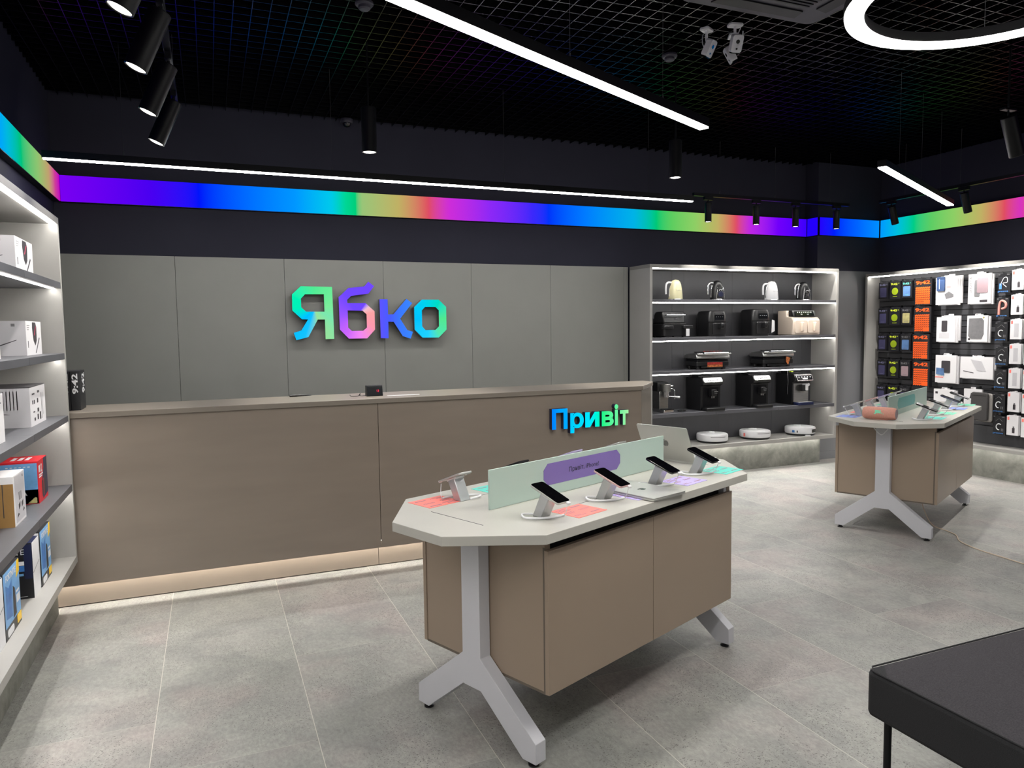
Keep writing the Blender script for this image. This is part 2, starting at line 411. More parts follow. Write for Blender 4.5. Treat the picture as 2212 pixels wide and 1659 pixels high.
def band(label, box, face, m):
    g = G().box(*box, 0); f = list(face); g.box(*f, 1)
    o = obj('light_band', g, ['blackmetal', m]); tag(o, label, 'light', 'coloured light band round the room')
m_b = ramp_emis('band_back', 0, back_st); m_c = ramp_emis('band_column', 0, col_st); m_r = ramp_emis('band_right', 1, right_st); m_l = ramp_emis('band_left', 1, left_st)
m_s = emis('band_step', (36, 0, 250), BAND)
band('long coloured light band on the back wall above the grey panels', (-1.014, 6.606, ZB0 - .004, 6.43, 6.648, ZB1 + .004), (-1.014, 6.60, ZB0, 6.428, 6.606, ZB1), m_b)
band('green to magenta light band on the left wall above the shelving', (-1.068, 1.0, ZB0 - .004, -1.02, 6.59, ZB1 + .004), (-1.02, 1.0, ZB0, -1.014, 6.59, ZB1), m_l)
band('narrow violet blue light band on the side of the corner column', (6.436, 6.44, ZB0 - .004, 6.454, 6.59, ZB1 + .004), (6.43, 6.44, ZB0, 6.436, 6.59, ZB1), m_s)
band('short blue light band on the front of the corner column', (6.458, 6.43, ZB0 - .004, 7.37, 6.454, ZB1 + .004), (6.458, 6.424, ZB0, 7.37, 6.43, ZB1), m_c)
band('cyan to red light band on the right wall above the slatwall', (7.382, 1.0, ZB0 - .004, 7.428, 6.41, ZB1 + .004), (7.376, 1.0, ZB0, 7.382, 6.41, ZB1), m_r)

# ------------------------------------------------------------------ wall logo sign
LG = {
 'Ya': ([(0.739, 1.95), (1.003, 1.947), (1.008, 1.496), (0.934, 1.495), (0.933, 1.665), (0.873, 1.665), (0.79, 1.515), (0.689, 1.49), (0.669, 1.553), (0.733, 1.573), (0.791, 1.666), (0.741, 1.668), (0.664, 1.743), (0.665, 1.88)],
        [(0.773, 1.882), (0.931, 1.883), (0.932, 1.733), (0.778, 1.733), (0.738, 1.771), (0.738, 1.844)]),
 'be': ([(1.141, 1.938), (1.282, 1.954), (1.319, 1.996), (1.369, 1.957), (1.318, 1.891), (1.165, 1.87), (1.129, 1.835), (1.131, 1.807), (1.29, 1.807), (1.368, 1.735), (1.368, 1.573), (1.296, 1.496), (1.135, 1.496), (1.059, 1.577), (1.056, 1.858)],
        [(1.131, 1.743), (1.261, 1.741), (1.296, 1.709), (1.296, 1.592), (1.262, 1.564), (1.163, 1.563), (1.132, 1.593)]),
 'ka': ([(1.415, 1.842), (1.487, 1.842), (1.489, 1.706), (1.537, 1.708), (1.66, 1.846), (1.712, 1.808), (1.598, 1.668), (1.662, 1.565), (1.713, 1.549), (1.691, 1.487), (1.619, 1.511), (1.538, 1.641), (1.489, 1.642), (1.488, 1.493), (1.418, 1.496)], None),
 'o': ([(1.802, 1.84), (1.962, 1.841), (2.033, 1.774), (2.033, 1.565), (1.957, 1.493), (1.802, 1.495), (1.73, 1.569), (1.73, 1.771)],
       [(1.832, 1.774), (1.931, 1.774), (1.961, 1.743), (1.961, 1.596), (1.927, 1.564), (1.832, 1.563), (1.801, 1.597), (1.801, 1.742)])}
def letter_obj(name, outer, inner, y0, y1, m_face, m_side, parent):
    bm = bmesh.new(); loops = []
    for lp in (outer, inner):
        if not lp: continue
        vv = [bm.verts.new((p[0], y0, p[1])) for p in lp]; loops.append(vv)
        for i in range(len(vv)): bm.edges.new((vv[i], vv[(i + 1) % len(vv)]))
    bmesh.ops.triangle_fill(bm, use_beauty=True, use_dissolve=False, edges=bm.edges[:], normal=(0, -1, 0))
    for f in bm.faces: f.material_index = 0
    front = bm.faces[:]
    r = bmesh.ops.extrude_face_region(bm, geom=front, use_keep_orig=True)
    bmesh.ops.translate(bm, vec=(0, y1 - y0, 0), verts=[e for e in r['geom'] if isinstance(e, bmesh.types.BMVert)])
    bm.normal_update()
    for f in bm.faces:
        c = f.calc_center_median(); f.material_index = 0 if c.y < y0 + 1e-5 else 1
    bmesh.ops.recalc_face_normals(bm, faces=bm.faces[:])
    me = D.meshes.new(name); bm.to_mesh(me); bm.free()
    me.materials.append(m_face); me.materials.append(M[m_side])
    o = D.objects.new(name, me); COL.objects.link(o); o.parent = parent
    return o
S = 0.98
mf = {
 'Ya': ramp_emis('letter_green_blue', 0, [(-180, (0, 235, 180)), (-135, (0, 186, 255)), (-110, (20, 190, 250)), (-75, (150, 220, 150)), (-30, (120, 225, 170)), (10, (120, 230, 150)), (90, (80, 230, 145)), (150, (0, 236, 176)), (180, (0, 235, 180))], S, radial=(.85, 1.76)),
 'be': ramp_emis('letter_violet_pink', 0, [(-180, (150, 84, 250)), (-120, (200, 100, 245)), (-85, (236, 130, 240)), (-40, (248, 150, 170)), (10, (246, 160, 160)), (35, (236, 190, 200)), (55, (110, 70, 255)), (120, (110, 70, 250)), (180, (150, 84, 250))], S, radial=(1.215, 1.70)),
 'ka': ramp_emis('letter_blue', 0, [(1.41, (92, 82, 250)), (1.5, (70, 90, 252)), (1.6, (58, 118, 255)), (1.72, (56, 134, 255))], S),
 'o': ramp_emis('letter_cyan_green', 0, [(-180, (0, 190, 255)), (-100, (30, 205, 250)), (-60, (80, 225, 170)), (0, (80, 226, 140)), (60, (0, 215, 190)), (110, (0, 205, 235)), (180, (0, 190, 255))], S, radial=(1.88, 1.667))}
sg = thing('wall_logo_sign', 'large glowing multicoloured letters reading Ябко on the grey wall panels', 'sign', (0, 0, 0))
for k, (o_, i_) in LG.items(): letter_obj('sign_letter', o_, i_, 6.5, 6.565, mf[k], 'blackgloss', sg)
g = G()
for cx, cz in ((.97, 1.6), (.97, 1.9), (1.093, 1.75), (1.33, 1.65), (1.45, 1.6), (1.45, 1.8), (1.765, 1.67), (1.995, 1.67)): g.cyl((cx, 6.564, cz), (cx, 6.601, cz), .008, n=10)
obj('mounting_stud', g, 'blackmetal', sg)['kind'] = 'stuff'

# ------------------------------------------------------------------ reception counter
CT = 1.125
rc = thing('reception_counter', 'long taupe reception counter with chamfered end and glowing kick strip', 'counter', (1.1, 4.8, 0))
def rel(root, o): o.matrix_parent_inverse = Matrix.Translation(-Vector(root.location)); return o
def part(name, g, mats, root, keep=False, **k):
    o = obj(name, g, mats, root, **k)
    o.matrix_parent_inverse = (Matrix.Translation(root.location) @ Matrix.Rotation(root.rotation_euler[2], 4, 'Z')).inverted(); return o
tp = [(-1.06, 4.645), (2.972, 4.645), (3.282, 4.985), (3.282, 5.13), (-1.05, 5.13)]
part('countertop', G().prism(tp, CT - .031, CT), 'ctop', rc, bevel=.002)
part('front_panel', G().box(-.832, 4.66, .147, .9835, 4.684, CT - .032), 'brown', rc, bevel=.001)
part('front_panel', G().box(.9865, 4.66, .147, 2.966, 4.684, CT - .032), 'brown', rc, bevel=.001)
part('end_panel', G().prism([(2.968, 4.66), (3.268, 4.99), (3.25, 5.005), (2.96, 4.685)], .147, CT - .032), 'ctop', rc, bevel=.001)
part('kick_panel', G().box(-1.05, 4.757, 0.006, .9835, 4.775, .30).box(.9865, 4.757, 0.006, 2.93, 4.775, .30), 'brown', rc)
part('end_kick_panel', G().prism([(2.93, 4.757), (3.2, 5.05), (3.185, 5.065), (2.925, 4.775)], .006, .30), 'brown', rc)
part('carcass', G().prism([(-1.05, 4.776), (2.9, 4.776), (3.16, 5.06), (3.16, 5.1), (-1.05, 5.1)], .02, CT - .032), 'brown_edge', rc)
part('led_strip', G().box(-1.04, 4.688, .185, 2.92, 4.70, .19), 'kickstrip', rc)
part('led_profile', G().box(-1.04, 4.685, .1905, 2.95, 4.756, .2), 'ctop', rc)

pt = [('П', 2.204, 2.326, .848, .994), ('р', 2.348, 2.456, .814, .959), ('и', 2.468, 2.584, .848, .957), ('в', 2.603, 2.702, .848, .957), ('і', 2.709, 2.741, .848, 1.003), ('т', 2.754, 2.827, .848, .957)]
hello = ramp_emis('greeting_gradient', 0, [(2.2, (0, 120, 255)), (2.26, (0, 150, 255)), (2.33, (0, 165, 250)), (2.36, (0, 196, 255)), (2.5, (0, 220, 245)), (2.58, (0, 236, 190)), (2.61, (30, 232, 130)), (2.7, (90, 232, 150)), (2.76, (110, 225, 150)), (2.83, (160, 232, 160))], 1.05)
hs = thing('greeting_sign', 'glowing blue to green letters reading Привіт on the counter front', 'sign', (2.5, 4.64, .9))
for ch, x0, x1, z0, z1 in pt:
    v, f, a = text_geo(ch, 0.035)
    if ch == 'и': v = [(0, 1), (.31, 1), (.31, .44), (.66, 1), (1, 1), (1, 0), (.69, 0), (.69, .56), (.34, 0), (0, 0)]; f = [(0, 1, 2, 9), (2, 8, 9), (2, 3, 7, 8), (3, 4, 7), (4, 5, 6, 7)]
    me = D.meshes.new('sign_letter'); bm = bmesh.new()
    vv = [bm.verts.new((x0 + p[0] * (x1 - x0), 4.615, z0 + p[1] * (z1 - z0))) for p in v]
    for q in f:
        try: bm.faces.new([vv[i] for i in q])
        except ValueError: pass
    bmesh.ops.remove_doubles(bm, verts=bm.verts[:], dist=1e-6)
    r = bmesh.ops.extrude_face_region(bm, geom=bm.faces[:], use_keep_orig=True)
    bmesh.ops.translate(bm, vec=(0, .042, 0), verts=[e for e in r['geom'] if isinstance(e, bmesh.types.BMVert)])
    for fc in bm.faces: fc.material_index = 0 if fc.calc_center_median().y < 4.6151 else 1
    bmesh.ops.recalc_face_normals(bm, faces=bm.faces[:]); bm.to_mesh(me); bm.free()
    me.materials.append(hello); me.materials.append(M['navy'])
    o = D.objects.new('sign_letter', me); COL.objects.link(o); o.parent = hs; o.matrix_parent_inverse = Matrix.Translation(-Vector(hs.location))

# things on the counter
ck = thing('desk_clock', 'small black clock with red digits standing on the reception counter', 'clock', (1.004, 4.86, CT), R(4))
g = G(); g.prism([(-.026, 0), (.022, 0), (.012, .072), (-.012, .072)], -.055, .055, 'x')
obj('clock_case', g, 'black', ck, bevel=.002)
g = G(); g.X = Matrix.Translation((0, -.0252, .036)) @ Matrix.Rotation(R(-11), 4, 'X')
g.box(-.05, -.0015, -.031, .05, .004, .031, 0)
g.text('13', .012, -.008, .014, -.0019, 1)
obj('clock_display', g, ['display', 'ledred'], ck)
g = G().tube([(-.055, .0, .006), (-.085, .01, .004), (-.10, .0, .012), (-.095, -.01, .02), (-.105, -.012, .008), (-.12, .0, .004), (-.15, .02, .004), (-.155, .03, .012)], .0022, 6)
obj('clock_cord', g, 'black', ck)
pn = thing('charging_cable', 'black stylus like scanner lying on the counter left of the clock', 'device', (.55, 5.07, CT), R(4))
obj('scanner_body', G().cyl((-.07, 0, .007), (-.02, 0, .008), .008, .008, 10).cyl((-.02, 0, .008), (.075, .01, .006), .007, .003, 10), 'black', pn)
pn.name = 'stylus_pen'; pn['label'] = 'black pen lying on the counter left of the clock'; pn['category'] = 'pen'
pp = obj('paper_slip', G().box(-.11, -.012, 0, .11, .012, .0015), 'white', loc=(1.19, 4.80, CT + .0005), rot=(0, 0, R(2)))
tag(pp, 'thin white paper slip on the counter right of the clock', 'paper')
for i, (x0, lab) in enumerate(((-.79, 'black box printed 9:42 on the counter end, farther from the clock'), (-.742, 'black box printed 9:42 on the counter end, nearer the clock'))):
    g = G().box(0, 0, 0, .046, .19, .225, 0)
    g.text('9:42', .037, .095, .030, -.0008, 1, w=.115, rot=90, bold=.03)
    v_, f_, a_ = text_geo('9:42', .03); g.add([(.0467, .075 + (1 - b_) * .09, .095 + q_ * .115) for q_, b_ in v_], f_, 1)
    if i == 0: g.text('13', .012, .012, .010, -.0008, 1)
    o = obj('phone_case_box', g, ['packblack', 'whitetext'], bevel=.0008, loc=(x0, 4.80 + .004 * i, CT)); tag(o, lab, 'box', 'black case boxes on the counter end')

# ------------------------------------------------------------------ shelving units
ZS = [1.840, 1.458, 1.117]
# back unit, x 4.045..6.52, front y 6.2; stands in front of the corner column
SB = thing('open_shelving', 'tall lit grey shelving holding kitchen appliances, right of the counter', 'shelf', (4.045, 6.2, 0))
th, zt, Wd, dp = .03, 2.187, 2.475, .375
obj('side_panel', G().box(0, 0, .29, th, .38, zt - .0355), 'unit', SB, bevel=.001)
obj('side_panel', G().box(Wd - th, 0, .29, Wd, .38, zt - .0355), 'unit', SB, bevel=.001)
obj('top_panel', G().box(0, 0, zt - .035, Wd, .38, zt), 'unit_edge', SB, bevel=.001)
obj('bottom_board', G().box(th, 0, .29, Wd - th, .36, .33), 'unit', SB, bevel=.001)
g = G(); jb = [.031, .51, .66, 1.125, 1.3, 1.87, 2.30, 2.444]
for a, b in zip(jb[:-1], jb[1:]): g.box(a + .0007, .362, .331, b - .0007, .38, zt - .036)
obj('back_panel', g, 'darkback', SB)
g = G().box(.06, .12, 0, 2.36, .36, .289)
obj('plinth', g, 'concrete', SB, bevel=.001)
for z, thk in ((1.840, .027), (1.458, .033), (1.117, .029), (.685, .036)):
    js = [th + .001, .812, 1.645, Wd - th - .001]
    for k, (a, b) in enumerate(zip(js[:-1], js[1:])):
        poly = [(a + .001, .002), (b - .001, .002), (b - .001, .36), (a + .001, .36)] 
        o = obj('shelf_board', G().prism(poly, z - thk, z), 'shelf', SB, bevel=.001)
        if z > .8 or True:
            obj('led_strip', G().box(a + .008, .008 if z > .8 else .09, z - thk - (.010 if z > .8 else .003), b - .008, .020 if z > .8 else .10, z - thk - .0005), 'strip', o)
obj('led_strip', G().box(th + .004, .010, zt - .046, Wd - th - .004, .024, zt - .0355), 'strip', SB)
g = G().box(.08, .055, .283, 2.40, .065, .2895)
obj('led_strip', g, 'strip', SB)

# left unit: front plane x=-.73, from y=4.64 towards the camera; local x -> world +y (rz=90)
LLEN = 4.2
SLu = thing('open_shelving', 'tall lit grey shelving along the left wall holding boxed goods', 'shelf', (-.73, 4.64 - LLEN, 0), R(90))
for sx in (0, LLEN - th): obj('side_panel', G().box(sx, 0, .29, sx + th, .33, zt - .0355), 'unit', SLu, bevel=.001)
obj('top_panel', G().box(0, 0, zt - .035, LLEN, .335, zt), 'unit_edge', SLu, bevel=.001)
obj('bottom_board', G().box(th, 0, .29, LLEN - th, .325, .33), 'unit', SLu, bevel=.001)
obj('back_panel', G().box(0, .331, .0, LLEN, .3375, zt - .036), 'panel', SLu)
obj('plinth', G().box(0, .108, 0, LLEN + .015, .328, .289), 'concrete', SLu, bevel=.001)
jl = [LLEN - th - .001]
while jl[-1] > .8: jl.append(jl[-1] - .832 if len(jl) > 1 else LLEN - .87)
jl.append(th + .001); jl = sorted(set(j for j in jl if j >= th)); 
for z, thk in ((1.840, .033), (1.458, .034), (1.117, .033), (.735, .038)):
    for a, b in zip(jl[:-1], jl[1:]):
        if b - a < .1: continue
        o = obj('shelf_board', G().box(a + .001, .002, z - thk, b - .001, .329, z), 'shelf', SLu, bevel=.001)
        obj('led_strip', G().box(a + .008, .030, z - thk - .0045, b - .008, .044, z - thk - .0005), 'strip', o)
obj('led_strip', G().box(th + .004, .010, zt - .046, LLEN - th - .004, .024, zt - .0355), 'strip', SLu)

# right unit: slatwall, front plane x=7.1, back x=7.3, from y=6.36 towards the camera; local x -> world -y (rz=-90)
RLEN = 4.2
SR = thing('slatwall_unit', 'lit grey niche with black slatwall full of hanging accessories', 'display wall', (7.1, 6.36, 0), R(-90))
z3 = 2.151
obj('side_panel', G().box(0, 0, .30, th, .2, z3 - .0355), 'unit', SR, bevel=.001)
obj('side_panel', G().box(RLEN - th, 0, .30, RLEN, .2, z3 - .0355), 'unit', SR, bevel=.001)
obj('top_panel', G().box(0, 0, z3 - .035, RLEN, .32, z3), 'unit_edge', SR, bevel=.001)
obj('bottom_board', G().box(0, 0, .300, RLEN, .32, .3345), 'unit', SR, bevel=.001)
obj('plinth', G().box(-.02, .14, 0, RLEN, .31, .2995), 'concrete', SR, bevel=.001)
g = G().box(th, .206, .336, RLEN - th, .30, z3 - .036, 1).box(th, .196, .336, RLEN - th, .206, .516, 0).box(th, .196, 2.066, RLEN - th, .206, z3 - .036, 0)
z = .522
while z < 2.06: g.box(th, .196, z, RLEN - th, .206, z + .0525, 0); z += .0595
obj('slat_panel', g, ['darkback', 'plenum'], SR)
obj('led_strip', G().box(th + .004, .010, z3 - .046, RLEN - th - .004, .024, z3 - .0355), 'strip', SR)
g = G().box(.0, .06, .293, RLEN, .07, .2995)
obj('led_strip', g, 'strip', SR)

ORD = ['topmost', 'second', 'third', 'fourth', 'fifth', 'sixth', 'lowest']
# ------------------------------------------------------------------ suspended lamps
def linear_lamp(label, length, loc, rz, wd=.05, seams=()):
    t = thing('linear_lamp', label, 'lamp', loc, rz, None)
    obj('lamp_housing', G().box(0, -wd / 2 - .004, 0, length, wd / 2 + .004, .045), 'blackmetal', t, bevel=.001)
    g = G(); e = [0.004] + list(seams) + [length - .004]
    for a, b in zip(e[:-1], e[1:]): g.box(a + .001, -wd / 2, -.007, b - .001, wd / 2, .0)
    obj('diffuser', g, 'lamp', t)
    for x in [.45 + k * (length - .9) / max(1, round(length / 1.4)) for k in range(max(1, round(length / 1.4)) + 1)]:
        obj('suspension_cable', G().cyl((x, 0, .045), (x, 0, ZC - .002 - loc[2]), .0009, n=6).cyl((x, 0, .045), (x, 0, .075), .004, n=8), 'cable', t)
    return t
ZL = 2.65
linear_lamp('long white line lamp hanging parallel to the back wall above the counter', 4.84, (-.91, 5.36, ZL), 0, .034, (2.14,))
linear_lamp('bright line lamp hanging diagonally above the near display table', 2.45, (2.57 - 2.45 * math.cos(R(25.9)), 3.40 - 2.45 * math.sin(R(25.9)), ZL), R(25.9), .052)
linear_lamp('bright line lamp hanging diagonally above the far display table', 2.23, (4.36, 3.79, ZL), R(26.1), .052)
rl = thing('ring_lamp', 'glowing white ring lamp hanging at the upper right', 'lamp', (2.48, 1.71, ZL))
def annulus(g, r0, r1, z0, z1, m, n=96):
    v = []
    for r, z in ((r0, z0), (r1, z0), (r1, z1), (r0, z1)):
        v += [(r * math.cos(2 * math.pi * k / n), r * math.sin(2 * math.pi * k / n), z) for k in range(n)]
    f = [(a * n + k, a * n + (k + 1) % n, ((a + 1) % 4) * n + (k + 1) % n, ((a + 1) % 4) * n + k) for a in range(4) for k in range(n)]
    return g.add(v, f, m)
obj('lamp_housing', annulus(G(), .404, .472, .0, .035, 0), 'blackmetal', rl)
obj('diffuser', annulus(G(), .408, .468, -.008, -.0005, 0), 'ringlamp', rl)
for a in (40, 160, 280):
    x, y = .44 * math.cos(R(a)), .44 * math.sin(R(a)); obj('suspension_cable', G().cyl((x, y, .035), (x, y, ZC - ZL), .0012, n=6), 'cable', rl)
# added lamps out of view, extra light on surfaces facing the viewer
linear_lamp('added fill lamp out of view behind the viewer, at the left', 1.9, (-.55, -2.0, ZL), R(90), .052)
linear_lamp('added fill lamp out of view above the viewer, nearest the left shelving', 2.4, (-.98, -.1, ZL), R(26), .052)
linear_lamp('added fill lamp out of view behind the viewer, on the bench side', 2.4, (4.6, -.6, ZL), R(26), .052)

def spot_body(parent, r, L, tilt_m, lens='spotlens', k=1.0):
    """cylinder hanging from the parent origin along -z of tilt_m"""
    g = G(); g.X = tilt_m
    g.lathe([(r * .9, -.0), (r, -.004), (r, -L), (r * .93, -L - .003), (r * .86, -L), (r * .82, -L + .03), (.001, -L + .03)], n=32)
    obj('lamp_housing', g, 'blackmetal', parent)
    g = G(); g.X = tilt_m
    g.lathe([(r * .52, -L + .012), (r * .5, -L + .006), (.001, -L + .004)], n=24)
    g.lathe([(r * .84, -L + .004), (r * .70, -L - .0005), (r * .66, -L + .004), (r * .8, -L + .012)], n=32)
    obj('lens', g, lens, parent)
    ld = D.lights.new('spot_beam', 'SPOT'); ld.energy = SPOT_W * k * (1.6 if r > .04 else 1.0); ld.spot_size = R(70); ld.spot_blend = .6; ld.shadow_soft_size = r * .5; ld.color = (1, .97, .92)
    lo = D.objects.new('spot_beam', ld); COL.objects.link(lo); lo.parent = parent
    lo.matrix_local = tilt_m @ Matrix.Translation((0, 0, -L - .012))
def tiltm(ang, az=0): return Matrix.Rotation(az, 4, 'Z') @ Matrix.Rotation(ang, 4, 'Y')
# left row of big track spots aimed at the left shelving
tk = thing('lighting_track', 'black lighting track running along the left wall below the ceiling grid', 'track', (-.14, 3.9, 3.0))
obj('rail', G().box(-.017, -1.5, -.0, .017, 1.35, .03), 'blackmetal', tk)
for y in (-1.2, 0, 1.2): obj('suspension_cable', G().cyl((0, y, .03), (0, y, .4), .0012, n=6), 'cable', tk)
for (y, lab) in ((2.98, 'track spotlight over the left shelving, cut by the top of the picture'), (3.6, 'nearest whole track spotlight of the row over the left shelving'), (4.28, 'middle track spotlight of the row over the left shelving'), (4.92, 'farthest track spotlight over the left shelving, nearest the back wall')):
    t = thing('track_spotlight', 'black cylinder ' + lab, 'spotlight', (-.14, y, 2.985), 0, 'track spotlights over the left shelving')
    obj('track_adapter', G().box(-.015, -.05, -.02, .015, .05, .014).cyl((0, 0, -.045), (0, 0, -.015), .008), 'blackmetal', t)
    spot_body(t, .048, .27, Matrix.Translation((0, 0, -.04)) @ tiltm(R(23)), k=.3)
for (x, y, lab) in ((1.0, 4.78, 'black cylinder pendant spotlight hanging above the logo sign'), (3.36, 4.80, 'black cylinder pendant spotlight hanging above the right end of the counter')):
    t = thing('pendant_spotlight', lab, 'spotlight', (x, y, 2.985), 0, 'pendant spotlights above the counter')
    obj('rod', G().cyl((0, 0, 0), (0, 0, .41), .005, n=10), 'blackmetal', t)
    spot_body(t, .048, .28, Matrix())
t = thing('track_spotlight', 'large black cylinder spotlight tilted at the right wall, by the right edge', 'spotlight', (5.04, 3.38, 2.985), 0)
obj('rod', G().cyl((0, 0, -.04), (0, 0, .41), .006, n=10).box(-.06, -.02, .0, .06, .02, .012), 'blackmetal', t)
spot_body(t, .048, .27, Matrix.Translation((0, 0, -.04)) @ tiltm(R(-23)))
# back track with four spots, right track with two
tk = thing('lighting_track', 'black lighting track in front of the back wall light band', 'track', (5.48, 6.07, 2.85))
obj('rail', G().box(-1.02, -.017, 0, 1.02, .017, .03), 'blackmetal', tk)
for x in (-.7, 0, .75): obj('suspension_cable', G().cyl((x, 0, .03), (x, 0, .55), .0015, n=6).cyl((x, 0, .03), (x, 0, .06), .005, n=8), 'cable', tk)
for x, lab in ((4.64, 'leftmost'), (5.24, 'second from the left'), (5.76, 'third from the left'), (6.33, 'rightmost')):
    t = thing('track_spotlight', 'small black track spotlight on the back wall track, ' + lab, 'spotlight', (x, 6.07, 2.835), 0, 'small track spotlights on the back track')
    obj('track_adapter', G().box(-.05, -.015, -.018, .05, .015, .014).cyl((0, 0, -.04), (0, 0, -.015), .007), 'blackmetal', t)
    spot_body(t, .033, .19, Matrix.Translation((0, 0, -.04)))
tk = thing('lighting_track', 'black lighting track in front of the right wall light band', 'track', (6.66, 4.6, 2.85))
obj('rail', G().box(-.017, -1.9, 0, .017, 1.2, .03), 'blackmetal', tk)
for y in (-1.4, -.4, .3, .9): obj('suspension_cable', G().cyl((0, y, .03), (0, y, .55), .0015, n=6), 'cable', tk)
for y, lab in ((5.66, 'near the room corner'), (4.86, 'nearer the right edge of the picture')):
    t = thing('track_spotlight', 'small black spotlight tilted at the right wall, ' + lab, 'spotlight', (6.66, y, 2.835), 0, 'small track spotlights on the right track')
    obj('track_adapter', G().box(-.015, -.05, -.018, .015, .05, .014).cyl((0, 0, -.04), (0, 0, -.015), .007), 'blackmetal', t)
    spot_body(t, .036, .19, Matrix.Translation((0, 0, -.04)) @ tiltm(R(-20)))
# ceiling devices
ac = thing('ceiling_air_conditioner', 'dark grey square cassette air conditioner in the ceiling grid', 'air conditioner', (2.965, 3.055, 3.37))
fr = rrect(-.475, -.475, .475, .475, .05); 
obj('casing', G().prism(fr, 0, .03), 'acgrey', ac, bevel=.004)
obj('intake_grille', (lambda g: [g.box(-.27, y, -.006, .27, y + .012, .0) for y in [-.27 + .03 * k for k in range(19)]] and g)(G()), 'blackmetal', ac)
for k in range(4):
    a = k * 90; g = G(); g.X = Matrix.Rotation(R(a), 4, 'Z'); g.prism([(-.30, -.42), (.30, -.42), (.28, -.33), (-.28, -.33)], -.008, -.0002)
    obj('louver', g, 'blackmetal', ac, bevel=.002)
for (x, y, rz, lab, ex) in ((2.93, 3.86, 28, 'white cube security camera on the ceiling, left of the pair', 0), (3.05, 3.74, -14, 'white cube security camera on the ceiling, right of the pair', 0), (3.15, 3.88, -120, 'white security camera turned away behind the right camera', 0)):
    t = thing('security_camera', lab, 'camera', (x, y, ZC), R(rz), 'security cameras under the ceiling')
    obj('mounting_plate', G().prism(oct_(-.045, -.03, .045, .03, .012), -.012, 0), 'cambody', t, bevel=.002)
    obj('bracket', G().tube([(0, 0, -.01), (0, 0, -.06), (0, -.005, -.085)], .008, 10), 'cambody', t)
    g = G(); g.X = Matrix.Translation((0, -.01, -.115)) @ Matrix.Rotation(R(28), 4, 'X')
    g.prism(rrect(-.034, -.05, .034, .05, .014), -.03, .012, 'y')
    o = obj('camera_body', g, 'cambody', t, bevel=.002)
    g = G(); g.X = Matrix.Translation((0, -.01, -.115)) @ Matrix.Rotation(R(28), 4, 'X')
    g.cyl((0, -.0315, .012), (0, -.029, .012), .012, n=20).cyl((0, -.0315, -.028), (0, -.029, -.028), .006, n=14).box(-.026, -.024, -.056, .026, .008, -.049)
    obj('lens', g, 'blackgloss', t)
    obj('camera_cable', G().tube([(.01, .01, -.12), (.03, .04, -.07), (.05, .05, -.02), (.06, .05, 0)], .003, 6), 'cambody', t)
for (x, y, lab) in ((.88, 4.24, 'small dark smoke detector near the top edge left of the line lamp'), (2.96, 4.30, 'small dark smoke detector left of the security cameras')):
    t = thing('smoke_detector', lab, 'smoke detector', (x, y, ZC), 0, 'smoke detectors')
    obj('base', G().lathe([(.05, 0), (.052, -.012), (.046, -.02)], n=28), 'acgrey', t)
    obj('sensor_head', G().lathe([(.034, -.02), (.034, -.034), (.026, -.042), (.001, -.043)], n=24), 'acgrey', t)
t = thing('dome_camera', 'small dark dome camera high on the back wall above the logo', 'camera', (1.17, 6.5, 3.385))
obj('base', G().lathe([(.05, .0), (.054, -.02), (.05, -.035)], n=28), 'acgrey', t)
obj('dome', G().lathe([(.036, -.036), (.034, -.05), (.024, -.063), (.001, -.07)], n=24), 'blackgloss', t)

